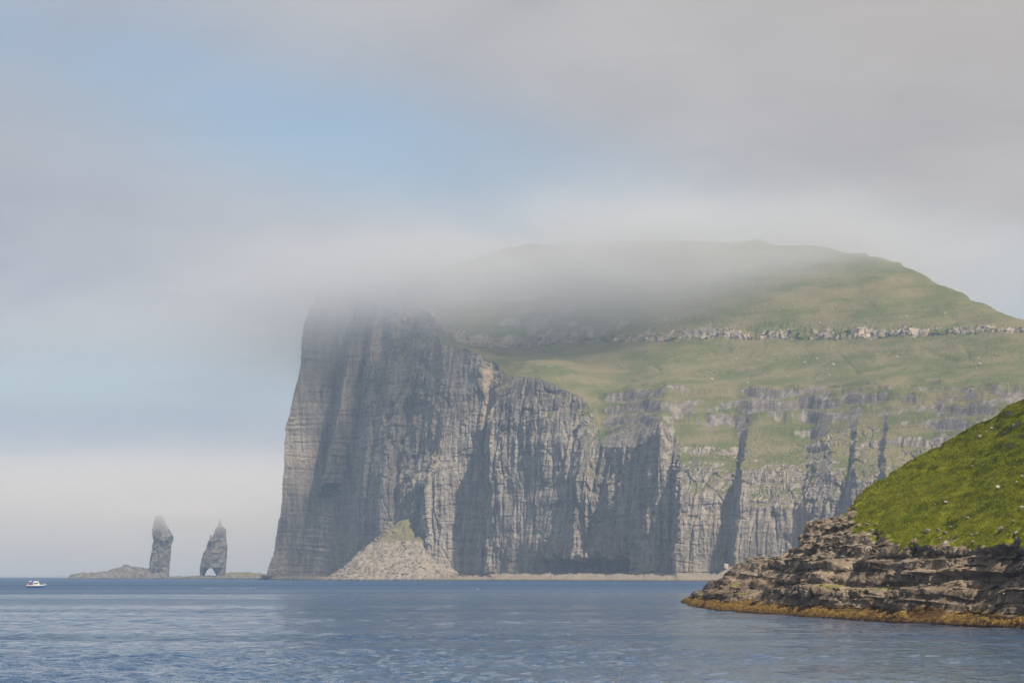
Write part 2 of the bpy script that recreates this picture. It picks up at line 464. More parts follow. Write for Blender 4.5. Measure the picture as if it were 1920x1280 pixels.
# ------------------------------------------------------------------ the mountain with its sea cliff
# control lines up the cliff, from the far left end to the near right end; every point is
# (photo column, photo row, distance) turned into metres; then where its slope, the rock band and the ridge above it stand
E_ = 'edge'
LINES = [
 # hidden north side
 dict(p=[(690, 1086, 3900), (700, 600, 3850)], bb=(705, 592, 3860), bt=(708, 588, 3870), r=(720, 575, 3900), out=(640, 3900)),
 dict(p=[(498, 1086, 3300), (513, 1030, 3300), (525, 960, 3300), (530, 900, 3300), (531, 860, 3300), (533, 800, 3302), (545, 770, 3304),
         (553, 730, 3305), (560, 690, 3306), (565, 640, 3308), (570, 610, 3310), (580, 580, 3312), (594, 548, 3316)],
      bb=(600, 549, 3340), bt=(606, 547, 3346), r=(640, 540, 3420), out=(478, 3330)),
 dict(p=[(552, 1086, 3292), (585, 985, 3292), (606, 905, 3290), (616, 850, 3290), (634, 740, 3295), (650, 660, 3300), (668, 556, 3310)],
      bb=(672, 550, 3345), bt=(675, 545, 3350), r=(700, 530, 3400), out=(545, 3245)),
 dict(p=[(556, 1086, 3288), (577, 975, 3280), (592, 935, 3270), (605, 905, 3260), (622, 850, 3250), (640, 740, 3254), (655, 660, 3262), (674, 556, 3280)],
      bb=(678, 548, 3315), bt=(680, 544, 3320), r=(710, 525, 3380), out=(560, 3230)),
 dict(p=[(640, 1086, 3272), (650, 1000, 3264), (658, 900, 3255), (666, 850, 3248), (678, 740, 3256), (686, 660, 3265), (698, 556, 3280)],
      bb=(705, 545, 3312), bt=(708, 541, 3318), r=(730, 520, 3370), out=(630, 3110)),
 dict(p=[(682, 1086, 3185), (681, 1000, 3187), (682, 900, 3190), (690, 840, 3196), (692, 740, 3216), (694, 660, 3236), (708, 556, 3262)],
      bb=(714, 546, 3290), bt=(716, 541, 3296), r=(750, 515, 3350), out=(672, 3060)),
 dict(p=[(691, 1086, 3183), (690, 1000, 3185), (694, 900, 3188), (707, 840, 3192), (710, 740, 3213), (712, 660, 3233), (722, 556, 3260)],
      bb=(728, 546, 3285), bt=(730, 541, 3290), r=(765, 512, 3330), out=(690, 3050)),
 dict(p=[(712, 1086, 3142), (713, 900, 3147), (722, 840, 3156), (728, 740, 3172), (733, 660, 3192), (742, 558, 3225)],
      bb=(748, 549, 3255), bt=(750, 544, 3260), r=(790, 505, 3320), out=(712, 3040)),
 dict(p=[(758, 1086, 3128), (758, 900, 3133), (764, 800, 3145), (770, 680, 3165), (776, 570, 3205)],
      bb=(782, 562, 3235), bt=(784, 556, 3242), r=(820, 500, 3305), out=(760, 3020)),
 dict(p=[(790, 1086, 3112), (792, 900, 3118), (810, 840, 3126), (811, 740, 3138), (810, 660, 3150), (815, 596, 3190)],
      bb=(818, 588, 3205), bt=(820, 580, 3212), r=(850, 495, 3290), out=(800, 3005)),
 dict(p=[(810, 1086, 3074), (806, 1020, 3075), (803, 960, 3078), (806, 890, 3080), (828, 850, 3086), (828, 800, 3092), (832, 740, 3099), (833, 690, 3106), (826, 645, 3118)],
      bb=(827, 640, 3122), bt=(829, 622, 3130), r=(900, 480, 3250), out=(822, 2990)),
 dict(p=[(885, 1086, 3058), (888, 950, 3060), (893, 860, 3064), (886, 760, 3070), (878, 690, 3078), (872, 652, 3085)],
      bb=(875, 648, 3090), bt=(877, 630, 3098), r=(960, 462, 3200), out=(880, 2965)),
 dict(p=[(905, 1086, 3048), (904, 950, 3050), (904, 860, 3052), (904, 790, 3055), (902, 720, 3060), (901, 664, 3070)],
      bb=(907, 655, 3082), bt=(909, 635, 3090), r=(985, 455, 3180), out=(905, 2950)),
 dict(p=[(911, 1086, 3046), (912, 950, 3047), (914, 860, 3049), (922, 790, 3052), (928, 722, 3057), (934, 690, 3066)],
      bb=(940, 656, 3092), bt=(942, 637, 3100), r=(1010, 457, 3160), out=(915, 2945)),
 dict(p=[(918, 1086, 3004), (920, 1000, 3005), (918, 900, 3007), (916, 850, 3009), (926, 780, 3012), (938, 728, 3016), (950, 708, 3021)],
      bb=(968, 656, 3076), bt=(969, 637, 3084), r=(1030, 458, 3140), out=(930, 2925)),
 dict(p=[(952, 1086, 2984), (952, 900, 2988), (960, 760, 2994), (970, 705, 3002)],
      bb=(990, 655, 3064), bt=(991, 635, 3072), r=(1050, 458, 3125), out=(960, 2900)),
 dict(p=[(1008, 1086, 2952), (1008, 900, 2956), (1008, 780, 2962), (1012, 709, 2972)],
      bb=(1028, 650, 3044), bt=(1029, 631, 3052), r=(1085, 458, 3105), out=(1010, 2850)),
 dict(p=[(1064, 1086, 2915), (1067, 1000, 2916), (1070, 900, 2918), (1072, 850, 2922), (1084, 790, 2928), (1092, 745, 2938)],
      bb=(1098, 646, 3012), bt=(1098, 627, 3020), r=(1150, 455, 3080), out=(1060, 2800)),
 dict(p=[(1078, 1086, 2880), (1082, 1000, 2880), (1087, 900, 2882), (1091, 850, 2890), (1104, 800, 2902), (1116, 775, 2915)],
      bb=(1120, 646, 3000), bt=(1120, 627, 3008), r=(1170, 453, 3075), out=(1080, 2785)),
 dict(p=[(1130, 1086, 2856), (1130, 950, 2858), (1130, 838, 2868)],
      bb=(1150, 645, 2980), bt=(1150, 626, 2988), r=(1210, 452, 3070), out=(1130, 2745)),
 dict(p=[(1190, 1086, 2806), (1190, 950, 2808), (1190, 838, 2818)],
      bb=(1210, 648, 2948), bt=(1210, 627, 2956), r=(1260, 453, 3060), out=(1190, 2700)),
 dict(p=[(1232, 1086, 2780), (1234, 900, 2784), (1241, 788, 2790)],
      bb=(1265, 645, 2918), bt=(1265, 627, 2926), r=(1310, 456, 3050), out=(1235, 2665)),
 dict(p=[(1262, 1086, 2770), (1263, 900, 2772), (1264, 818, 2778)],
      bb=(1290, 640, 2908), bt=(1290, 622, 2916), r=(1340, 456, 3045), out=(1262, 2645)),
 dict(p=[(1266, 1086, 2725), (1270, 1000, 2725), (1277, 930, 2728), (1278, 870, 2732), (1277, 832, 2742)],
      bb=(1310, 640, 2895), bt=(1310, 622, 2903), r=(1370, 458, 3040), out=(1275, 2630)),
 dict(p=[(1364, 1086, 2700), (1368, 1000, 2700), (1374, 930, 2702), (1384, 880, 2706), (1390, 845, 2716)],
      bb=(1390, 640, 2850), bt=(1390, 620, 2858), r=(1420, 449, 3030), out=(1355, 2570)),
 dict(p=[(1376, 1086, 2656), (1380, 1000, 2656), (1389, 950, 2658), (1393, 880, 2662), (1400, 822, 2680)],
      bb=(1405, 640, 2840), bt=(1405, 620, 2848), r=(1440, 453, 3025), out=(1380, 2550)),
 dict(p=[(1492, 1086, 2618), (1500, 950, 2620), (1512, 870, 2626), (1520, 822, 2640)],
      bb=(1520, 640, 2770), bt=(1520, 618, 2778), r=(1530, 464, 3000), out=(1480, 2490)),
 dict(p=[(1530, 1086, 2572), (1556, 950, 2574), (1562, 900, 2576), (1560, 850, 2582), (1552, 815, 2596)],
      bb=(1560, 640, 2740), bt=(1560, 618, 2748), r=(1580, 468, 2980), out=(1540, 2460)),
 dict(p=[(1594, 1086, 2545), (1594, 900, 2550), (1597, 806, 2566)],
      bb=(1605, 640, 2706), bt=(1605, 617, 2714), r=(1625, 478, 2955), out=(1590, 2430)),
 dict(p=[(1602, 1086, 2520), (1602, 900, 2522), (1606, 802, 2545)],
      bb=(1615, 639, 2700), bt=(1615, 617, 2708), r=(1640, 482, 2940), out=(1602, 2420)),
 dict(p=[(1652, 1086, 2500), (1652, 900, 2502), (1656, 802, 2520)],
      bb=(1668, 636, 2660), bt=(1668, 616, 2668), r=(1690, 497, 2900), out=(1650, 2390)),
 dict(p=[(1660, 1086, 2475), (1660, 900, 2478), (1664, 800, 2500)],
      bb=(1680, 635, 2652), bt=(1680, 616, 2660), r=(1702, 503, 2890), out=(1662, 2380)),
 dict(p=[(1750, 1086, 2430), (1750, 830, 2455)],
      bb=(1770, 632, 2590), bt=(1770, 614, 2598), r=(1772, 536, 2800), out=(1750, 2320)),
 dict(p=[(1900, 1086, 2350), (1900, 830, 2390)],
      bb=(1900, 625, 2510), bt=(1900, 609, 2518), r=(1900, 597, 2600), out=(1900, 2240)),
 dict(p=[(2100, 1086, 2280), (2100, 860, 2320)],
      bb=(2100, 660, 2420), bt=(2100, 645, 2430), r=(2100, 662, 2520), out=(2100, 2170)),
]


LEAN = {22: (0, 25), 23: (16, 45), 24: (12, 42), 25: (14, 52), 26: (22, 66), 27: (18, 60), 28: (10, 62), 29: (10, 66), 30: (10, 66), 31: (10, 70), 32: (0, 60)}


def build_mountain():
    R_L, R_C, R_S, R_B, R_U, R_K = 14, 330, 100, 24, 70, 8     # rows: ledge, cliff, slope, band, upper slope, back
    cols = []
    for iL, L in enumerate(LINES):
        sh = {2: 12, 3: -28, 4: -20, 5: -44, 6: -44, 7: -46, 8: -46}.get(iL, -92 if iL >= 9 else 0)
        sh += (-14 if iL >= 14 else 0) + {15: -8, 16: -24}.get(iL, -40 if iL >= 17 else 0) + (-27 if iL == 20 else -54 if iL >= 21 else 0)
        back = LEAN.get(iL, (0.0, 0.0))                  # the upper rim leans back
        n_ = len(L['p'])
        p = np.array([at(q[0], q[1], q[2] + (0 if iL in (2, 3) and q[1] > 920 else sh) + (back[1] if j == n_ - 1 else back[0] if j == n_ - 2 else 0)) for j, q in enumerate(L['p'])], float)
        zt = p[-1, 2]
        z = np.linspace(0.0, zt, R_C)
        cx, cyy = np.interp(z, p[:, 2], p[:, 0]), np.interp(z, p[:, 2], p[:, 1])
        cliff = np.stack([cx, cyy, z], 1)
        ox, oy, _ = at(L['out'][0], HY, L['out'][1] + sh)
        t = np.linspace(0, 1, R_L, endpoint=False)[:, None]
        zin = 4.5 + 3.0 * sst(np.array(p[0, 0]), -150, 100)
        outer = np.array([ox, oy, -1.6])
        # the shelf tucks in under the cliff foot
        inner = np.array([cx[0], cyy[0], zin])
        ledge = outer + (inner - outer) * t
        ledge[:, 2] = -1.6 + (zin + 1.6) * (t[:, 0] ** 0.55)
        cliff[:, 2] = np.linspace(zin, zt, R_C)
        cliff[:, 0] = np.interp(cliff[:, 2], p[:, 2], p[:, 0])
        cliff[:, 1] = np.interp(cliff[:, 2], p[:, 2], p[:, 1])
        e, bb, bt, r = cliff[-1], np.array(at(L['bb'][0], L['bb'][1] - 5 * float(sst(np.array(L['bb'][0]), 940, 1010)), L['bb'][2])), np.array(at(*L['bt'])), np.array(at(*L['r']))
        t = np.linspace(0, 1, R_S + 1)[1:, None]
        sl = e + (bb - e) * t
        sl[:, 2] = e[2] + (bb[2] - e[2]) * np.interp(t[:, 0], [0, 0.12, 0.28, 0.42, 0.58, 0.75, 1.0], [0, 0.20, 0.42, 0.52, 0.60, 0.73, 1.0])
        t = np.linspace(0, 1, R_B + 1)[1:, None]
        bd = bb + (bt - bb) * t
        t = np.linspace(0, 1, R_U + 1)[1:, None]
        up = bt + (r - bt) * t
        up[:, 2] = bt[2] + (r[2] - bt[2]) * (1.25 * t[:, 0] - 0.25 * t[:, 0] ** 2)
        t = np.linspace(0, 1, R_K + 1)[1:, None]
        bk = r + np.array([120.0, 420.0, -(r[2] + 1.5)]) * t ** np.array([1, 1, 1.6])
        cols.append(np.concatenate([ledge, cliff, sl, bd, up, bk], 0))
    C = np.array(cols)                                            # (lines, rows, 3)
    # spread the columns
    px = [L['p'][0][0] for L in LINES]
    mid = C[:, R_L + R_C // 2]
    nseg = []
    for k in range(len(LINES) - 1):
        d = np.linalg.norm(mid[k + 1] - mid[k])
        dpx = abs(mid[k + 1, 0] / mid[k + 1, 1] - mid[k, 0] / mid[k, 1]) * F
        nseg.append(max(10, int((dpx * 1.0 + d * 0.32))) if k else 20)
    tot = sum(nseg)
    us = []
    for k, n in enumerate(nseg):
        n = max(8, int(round(n * 1250 / tot))) if k else 20
        us.append(k + np.arange(n) / n)
    us = np.concatenate(us + [np.array([len(LINES) - 1.0])])
    k = np.minimum(us.astype(int), len(LINES) - 2)
    f = (us - k)[:, None, None]
    P = (C[k] * (1 - f) + C[k + 1] * f).transpose(1, 0, 2).astype(np.float32)      # (rows, cols, 3)
    nv, nu = P.shape[:2]
    a0, a1 = R_L, R_L + R_C
    b0, b1 = a1 + R_S, a1 + R_S + R_B
    c1 = b1 + R_U
    # round the plan corners a little, more so up on the slopes
    P = P * 0.6 + blur(P, 2, 1) * 0.4
    soft = blur(blur(P, 26, 1), 26, 1)
    wide = blur(blur(P, 9, 1), 9, 1)
    r_ = np.arange(nv)[:, None, None].astype(np.float32)
    P = P + (wide - P) * sst(r_, a1 - 3, a1 + 10)
    P = P + (soft - P) * sst(r_, a1 + 6, a1 + 45)
    row = np.arange(nv)[:, None].astype(np.float32)
    w_cl = sst(row, a0 - 6, a0 + 6) * (1 - sst(row, a1 - 14, a1 + 8))            # rock wall weight
    w_sl = sst(row, a1 - 4, a1 + 16) * (1 - sst(row, b0 - 12, b0))
    w_bd = sst(row, b0 - 5, b0 + 3) * (1 - sst(row, b1 - 3, b1 + 5))
    w_up = sst(row, b1, b1 + 10)
    w_lg = 1 - sst(row, a0 - 3, a0 + 4)
    N = blur(blur(grid_normals(P), 5, 1), 3, 0)
    N /= np.linalg.norm(N, axis=2, keepdims=True) + 1e-9
    x, y, z = P[..., 0], P[..., 1], P[..., 2]
    # ragged cliff edge: shift whole upper rim
    pxc = x / y * F + 960
    # displacement
    bulge = fbm(x / 55, y / 55, z / 80, 3, 3) * 4.0
    flut_a = 0.55 + 0.8 * sst(pxc, 690, 740) * (1 - 0.5 * sst(pxc, 1300, 1420))
    flut = (ridged(x / 17, y / 17, z / 150, 3, 11) - 0.55) * 1.9 * flut_a
    flut2 = (ridged(x / 6.5, y / 6.5, z / 55, 2, 21) - 0.5) * 1.5 * flut_a
    med = fbm(x / 13, y / 13, z / 22, 3, 31) * 1.7
    zz = z + 0.02 * x - 0.012 * y + fbm(x / 60, y / 60, z / 60, 2, 41) * 4
    st_mod = 0.5 + 0.8 * sst(fbm(x / 70, y / 70, z / 50, 2, 43), -0.2, 0.5)
    zoneA = 1 - sst(pxc, 640, 720)                      # the seaward buttress is thinly bedded
    strat = (pn(zz / 13, 0.3 * np.ones_like(z), x / 200, 51) * 1.3 + pn(zz / 3.6, 7.7 * np.ones_like(z), x / 90, 53) * (0.25 + 0.8 * zoneA)) * st_mod
    bed = zz / 19.0 + 0.5 * pn(x / 90, y / 90, zz / 60, 52)
    bed_line = -np.clip(1 - np.abs(bed - np.floor(bed) - 0.5) * 14, 0, 1) * 1.0 * sst(fbm(x / 40, y / 40, z / 60, 2, 58), -0.1, 0.35)
    wx = x + fbm(x / 16, y / 16, z / 40, 2, 63) * 2.4
    wy = y + fbm(x / 16, y / 16, z / 40, 2, 64) * 2.4
    wz = zz + fbm(x / 20, y / 20, z / 24, 2, 65) * 3
    blk = blocks(wx, wy, wz, 11.0, 34.0, 66) * 1.5 + blocks(wx * 1.02 + 3, wy, wz, 5.0, 15.0, 67) * 1.0 + blocks(wx, wy + 2, wz * 1.01, 2.6, 5.0, 68) * 0.6
    zone = sst(fbm(x / 80, y / 80, z / 110, 2, 69), -0.35, 0.4)
    small = fbm(x / 4.2, y / 4.2, z / 5.5, 3, 61, 0.6) * 0.9
    crack = -np.clip(1 - np.abs(pn(x / 15, y / 15, z / 170, 71)) * 9, 0, 1) * 3.0 - np.clip(1 - np.abs(pn(x / 30 + z / 90, y / 30, z / 110, 72)) * 14, 0, 1) * 2.2
    # the broad buttress faces are plain, the recesses between them broken
    rz = np.interp(pxc, [520, 620, 660, 715, 740, 815, 832, 890, 900, 930, 960, 1060, 1090, 1250, 1280, 1350, 1400, 1500, 1560],
                   [0.30, 0.35, 0.5, 0.7, 1.15, 1.1, 0.45, 0.45, 0.8, 0.8, 0.62, 0.62, 0.85, 0.9, 0.75, 0.75, 0.8, 0.8, 0.85]).astype(np.float32)
    dcl = bulge * 0.8 + rz * ((flut + flut2) * (0.45 + 0.85 * zone) + med * 0.5 + blk * (0.45 + 0.7 * zone) + crack) + strat + bed_line + small * (0.5 + 0.4 * zone)
    # the sea cave undercutting the amphitheatre
    cave = sst(pxc, 985, 1030) * (1 - sst(pxc, 1150, 1185)) * (1 - sst(z, 17 + 6 * fbm(x / 20, y / 20, 0 * z, 2, 75), 26 + 8 * fbm(x / 15, y / 15, 0 * z, 2, 77)))
    dcl = dcl - 30 * cave * sst(row, a0 - 1, a0 + 1)
    # overhang above the cave, and the bulging foot of the great buttress
    dcl = dcl + 5 * np.exp(-((z - 40) / 16) ** 2) * np.exp(-((pxc - 1030) / 40) ** 2)
    dsl = fbm(x / 40, y / 40, z / 30, 3, 81) * 2.4 + small * 0.35 - np.clip(1 - np.abs(pn(x / 26 + y / 300, y / 170, z / 160, 83)) * 5, 0, 1) * 1.5 * sst(fbm(x / 90, y / 90, z / 40, 2, 84), -0.1, 0.4)
    dbd = (ridged(x / 9, y / 9, z / 60, 2, 91) - 0.4) * 3.0 + small * 1.2 + flut * 0.4 + blocks(wx, wy, wz, 5.0, 6.0, 92) * 1.3
    dup = fbm(x / 70, y / 70, z / 50, 3, 95) * 4.0 + small * 0.3 - np.clip(1 - np.abs(pn(x / 40, y / 220, z / 160, 85)) * 5, 0, 1) * 1.2 * sst(fbm(x / 90, y / 90, z / 60, 2, 86), 0.0, 0.4)
    dlg = fbm(x / 18, y / 18, z / 8, 4, 97, 0.6) * 2.4 + small * 0.5
    disp = dcl * w_cl + dsl * w_sl + dbd * w_bd + dup * w_up + dlg * w_lg * sst(row, 0, 5)
    Nh = N.copy()
    Nh[..., 2] *= (0.25 * w_cl + 0.4 * w_bd + 1.0 * (1 - np.clip(w_cl + w_bd, 0, 1)))
    Nh[:, :6] *= 0.2
    P = P + Nh * disp[..., None]
    # terraces on the slopes: lava flows cropping out as broken steps
    z = P[..., 2]
    def terr(per, ph, amp, msk):
        s = (z + 0.03 * P[..., 0] + 5 * fbm(P[..., 0] / 80, P[..., 1] / 80, 0 * z, 2, int(101 + ph))) / per + ph
        fr = s - np.floor(s)
        step = np.floor(s) + sst(fr, 0.68, 0.95)
        return (step - s + 0.3) * per * amp * msk
    mk1 = sst(fbm(P[..., 0] / 90, P[..., 1] / 90, z / 12, 3, 103), -0.32, 0.2)
    low = 1 - sst(row, a1 + 26, a1 + 46)
    right = sst(pxc, 1095, 1190)
    w_top = sst(row, a1 - 80, a1 - 30) * (1 - sst(row, a1 - 4, a1 + 16)) * sst(pxc, 1270, 1300)
    t1 = terr(15.0, 0.2, 1.0, mk1 * (w_sl * low * (0.15 + 0.85 * right) + 0.5 * w_top))
    mk2 = sst(fbm(P[..., 0] / 60, P[..., 1] / 60, z / 9, 3, 107), 0.0, 0.4)
    t2 = terr(7.0, 0.6, 0.75, mk2 * (w_sl * (0.06 + 0.8 * right * low) + 0.12 * w_up))
    t3 = terr(22.0, 0.1, 0.5, sst(fbm(P[..., 0] / 120, P[..., 1] / 120, z / 15, 2, 109), 0.05, 0.4) * w_up * sst(z, 300, 330))
    P[..., 2] += t1 + t2 + t3
    # the ribbed terraces also jut in and out
    P[..., 1] += (fbm(P[..., 0] / 14, P[..., 1] / 30, z / 6, 3, 113) * 3.0) * w_sl * low * right
    P[..., 2] += w_bd * fbm(P[..., 0] / 34, P[..., 1] / 34, 0 * z, 3, 115) * 7.0
    pk = P[..., 0] / P[..., 1] * F + 960
    P[..., 2] += 2.6 * np.exp(-((pk - 1420) / 26) ** 2) * sst(row, c1 - 14, c1) * (1 - sst(row, c1, c1 + 4))
    P[:a0, :, 2] = np.maximum(P[:a0, :, 2], -1.8)
    P[:, :, 2] = np.maximum(P[:, :, 2], -1.8)
    # masks
    N2 = blur(blur(grid_normals(P), 1, 0), 1, 1)
    nz = np.abs(N2[..., 2]) / (np.linalg.norm(N2, axis=2) + 1e-9)
    x, y, z = P[..., 0], P[..., 1], P[..., 2]
    gn = fbm(x / 20, y / 20, z / 12, 3, 121) * 0.22
    g_sl = sst(nz + gn - 0.15 * low * right, 0.34, 0.58)
    g_cl = sst(nz + gn * 1.2, 0.42, 0.72) * sst(z, 18, 50) * 0.75
    moss = sst(fbm(x / 26, y / 26, z / 30, 3, 125), 0.15, 0.6) * 0.42 * sst(pxc, 900, 940) * (1 - sst(pxc, 1070, 1100))
    grass = np.maximum(g_cl, sst(nz + gn, 0.48, 0.75) * w_top) * w_cl + (g_sl) * np.clip(1 - w_cl - w_bd - w_lg, 0, 1) + w_bd * sst(nz + gn, 0.45, 0.8) * 0.6
    grass = np.clip(grass + moss * w_cl * sst(z, 15, 40), 0, 1)
    # stony ground on the right hand terraces
    stony = sst(fbm(x / 45, y / 45, z / 14, 4, 127), -0.05, 0.4) * w_sl * low * (0.35 + 0.65 * right)
    grass = np.clip(grass - 0.75 * stony, 0, 1)
    gapb = sst(fbm(x / 30, y / 30, z / 20, 3, 135), 0.12, 0.36) * w_bd
    grass = np.clip(grass + gapb, 0, 1)
    zrow_pix = HY - (z - CAMH) / y * F
    pxn = x / y * F + 960
    pale = np.exp(-((pxn - 913 - (zrow_pix - 740) * -0.05) / 8.5) ** 2) * sst(zrow_pix, 672, 700) * (1 - sst(zrow_pix, 770, 815)) * w_cl
    band_p = w_bd * 0.5 * sst(fbm(x / 18, y / 18, z / 30, 2, 131), -0.1, 0.4)
    shore = np.clip(w_lg + (1 - sst(z, 5, 12)) * 0.6, 0, 1)
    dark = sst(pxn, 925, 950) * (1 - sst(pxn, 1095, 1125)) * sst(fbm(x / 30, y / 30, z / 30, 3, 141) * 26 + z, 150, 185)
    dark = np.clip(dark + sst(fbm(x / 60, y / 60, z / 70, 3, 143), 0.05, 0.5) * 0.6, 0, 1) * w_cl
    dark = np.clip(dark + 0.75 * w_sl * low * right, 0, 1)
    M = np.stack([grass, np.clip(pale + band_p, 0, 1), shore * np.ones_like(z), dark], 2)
    root = empty('mountain')
    tag(root, kind='structure')
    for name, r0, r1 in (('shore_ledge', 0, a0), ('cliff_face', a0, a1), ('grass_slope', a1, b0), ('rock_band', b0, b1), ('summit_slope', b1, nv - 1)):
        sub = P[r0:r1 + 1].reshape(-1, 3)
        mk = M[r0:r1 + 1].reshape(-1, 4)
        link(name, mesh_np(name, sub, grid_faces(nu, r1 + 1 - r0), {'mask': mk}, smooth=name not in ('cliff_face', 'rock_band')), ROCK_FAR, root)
    return root, P, (a1, b0, b1, c1)


mountain, MP, (M_A1, M_B0, M_B1, M_C1) = build_mountain()

# ------------------------------------------------------------------ the near headland on the right
HEAD = [  # water line, turf line, crest: (photo column, photo row[, distance])
 ((1278, 1128), (1278.5, 1127, 601), (1279, 1126, 602)),
 ((1300, 1136), (1322, 1103, 545), (1332, 1094, 552)),
 ((1340, 1144), (1370, 1074, 515), (1388, 1061, 528)),
 ((1400, 1148), (1428, 1060, 495), (1442, 1049, 506)),
 ((1460, 1152), (1476, 1042, 470), (1488, 1032, 480)),
 ((1512, 1156), (1500, 1012, 452), (1500, 1008, 462)),
 ((1545, 1158), (1528, 990, 442), (1528, 982, 452)),
 ((1585, 1160), (1590, 985, 425), (1592, 962, 446)),
 ((1620, 1162), (1622, 992, 408), (1616, 921, 442)),
 ((1690, 1166), (1690, 1012, 378), (1690, 874, 430)),
 ((1780, 1170), (1775, 1024, 354), (1790, 819, 412)),
 ((1860, 1174), (1850, 1014, 338), (1860, 779, 394)),
 ((1930, 1179), (1920, 1016, 323), (1930, 741, 376)),
 ((2060, 1187), (2050, 1016, 298), (2060, 672, 346)),
 ((2300, 1204), (2290, 1020, 258), (2300, 556, 302)),
]


def build_headland():
    R_R, R_G, R_K = 250, 180, 14
    cols = []
    for W, G, R in HEAD:
        Yw = CAMH * F / (W[1] - HY)
        wv = np.array(at(W[0], W[1], Yw))
        gv, rv = np.array(at(*G)), np.array(at(*R))
        dirn = (wv - gv) * np.array([1, 1, 0])
        dirn = dirn / (np.linalg.norm(dirn) + 1e-9)
        st = wv + dirn * 5.0
        st[2] = -1.2
        t = np.linspace(0, 1, R_R)
        rk = np.zeros((R_R, 3))
        tk = np.array([0.0, 0.10, 1.0])
        for c in range(3):
            rk[:, c] = np.interp(t, tk, [st[c], wv[c], gv[c]])
        # a low apron at the water, then a steeper face, then a flatter shoulder
        q = np.clip((t - 0.10) / 0.9, 0, 1)
        rk[:, 2] = np.where(t > 0.10, wv[2] + (gv[2] - wv[2]) * (0.62 * q + 0.38 * (3 * q ** 2 - 2 * q ** 3)), rk[:, 2])
        t = np.linspace(0, 1, R_G + 1)[1:, None]
        gr = gv + (rv - gv) * t
        gr[:, 2] = gv[2] + (rv[2] - gv[2]) * (0.94 * t[:, 0] + 0.06 * t[:, 0] ** 2)
        t = np.linspace(0, 1, R_K + 1)[1:, None]
        bk = rv + np.array([30.0, 70.0, -(rv[2] + 1.2)]) * t ** np.array([1, 1, 1.7])
        cols.append(np.concatenate([rk, gr, bk], 0))
    C = np.array(cols)
    n_of = [50, 50, 58, 58, 50, 46, 46, 50, 66, 84, 76, 70, 40, 24]
    us = np.concatenate([k + np.arange(n) / n for k, n in enumerate(n_of)] + [np.array([len(HEAD) - 1.0])])
    k = np.minimum(us.astype(int), len(HEAD) - 2)
    f = (us - k)[:, None, None]
    P = (C[k] * (1 - f) + C[k + 1] * f).transpose(1, 0, 2).astype(np.float32)
    P = blur(blur(P, 9, 1), 9, 1)
    nv, nu = P.shape[:2]
    row = np.arange(nv)[:, None].astype(np.float32)
    col_i = np.arange(nu)[None, :].astype(np.float32)
    N = blur(grid_normals(P), 6, 1)
    N /= np.linalg.norm(N, axis=2, keepdims=True) + 1e-9
    x, y, z = P[..., 0], P[..., 1], P[..., 2]
    pxc = x / y * F + 960
    turfy = sst(pxc, 1575, 1625)                       # left of here the rock goes to the crest
    edge = R_R + 46 * fbm(x / 8, y / 8, 0 * z, 4, 201, 0.6) - 14
    g_row = sst(row, edge - 10, edge + 14)
    w_gr = g_row * turfy
    w_rk = 1 - w_gr
    fade = sst(row, 2, 16) * sst(col_i, 0, 30)
    # layered lava: each bed has its own set back, beds dip gently to the sea, broken by joints
    zz = z + 0.035 * x + 0.012 * y + fbm(x / 22, y / 22, z / 9, 2, 205) * 0.8
    one = np.ones_like(z)
    beds = pn(zz / 2.6, 0.31 * one, x / 60 + y / 90, 211) * 2.0 + pn(zz / 1.05, 5.3 * one, x / 36 + y / 60, 213) * 1.2 + pn(zz / 0.45, 2.3 * one, x / 10 + y / 20, 215) * 0.4
    joints = -np.clip(1 - np.abs(pn(x / 7.5, y / 7.5, z / 16, 221)) * 9, 0, 1) * 0.9 - np.clip(1 - np.abs(pn(x / 2.4, y / 2.4, z / 5, 223)) * 6, 0, 1) * 0.35
    lumps = fbm(x / 8, y / 8, z / 5, 4, 231, 0.5) * 1.3
    small = fbm(x / 1.6, y / 1.6, z / 1.1, 3, 241, 0.6) * 0.34
    bx_, by_ = x + fbm(x / 6, y / 6, z / 5, 2, 235) * 1.6, y + fbm(x / 6, y / 6, z / 5, 2, 236) * 1.6
    blk = blocks(bx_ * 0.9 + by_ * 0.4, by_ * 0.9 - bx_ * 0.4, zz, 5.0, 1.9, 237) * 0.75 + blocks(bx_ * 0.9 + by_ * 0.4, by_ * 0.9 - bx_ * 0.4, zz * 1.02 + 4, 2.3, 0.8, 238) * 0.4
    buttress = fbm(x / 18, y / 18, z / 40, 2, 245) * 3.6
    d_rk = (beds * (0.7 + 0.5 * sst(lumps, -0.6, 0.8)) + joints * 0.8 + lumps * 0.5 + blk * 0.75 + buttress) * sst(z, 0.2, 2.2) + small * 0.6
    gx = x * 0.55 + y * 0.83
    d_gr = fbm(x / 20, y / 20, z / 14, 2, 251) * 0.35 + fbm(gx / 7, z / 1.3, 0 * z, 3, 255) * 0.22 + fbm(x / 1.2, y / 1.2, z / 1.2, 2, 257) * 0.06
    gul = -np.clip(1 - np.abs(pn(x / 13, y / 16, z / 26, 261)) * 6, 0, 1) * 0.9
    d_gr = d_gr + gul * 0.3
    disp = (d_rk * w_rk + d_gr * w_gr) * fade
    Nh = N.copy()
    Nh[..., 2] *= (0.35 * w_rk + 1.0 * w_gr)
    P = P + Nh * disp[..., None]
    # beds end in little steps
    z = P[..., 2]
    s = (z + 0.03 * x + 0.5 * fbm(x / 12, y / 12, 0 * z, 2, 271)) / 1.9
    fr = s - np.floor(s)
    step = (np.floor(s) + sst(fr, 0.55, 0.92) - s + 0.2) * 1.9
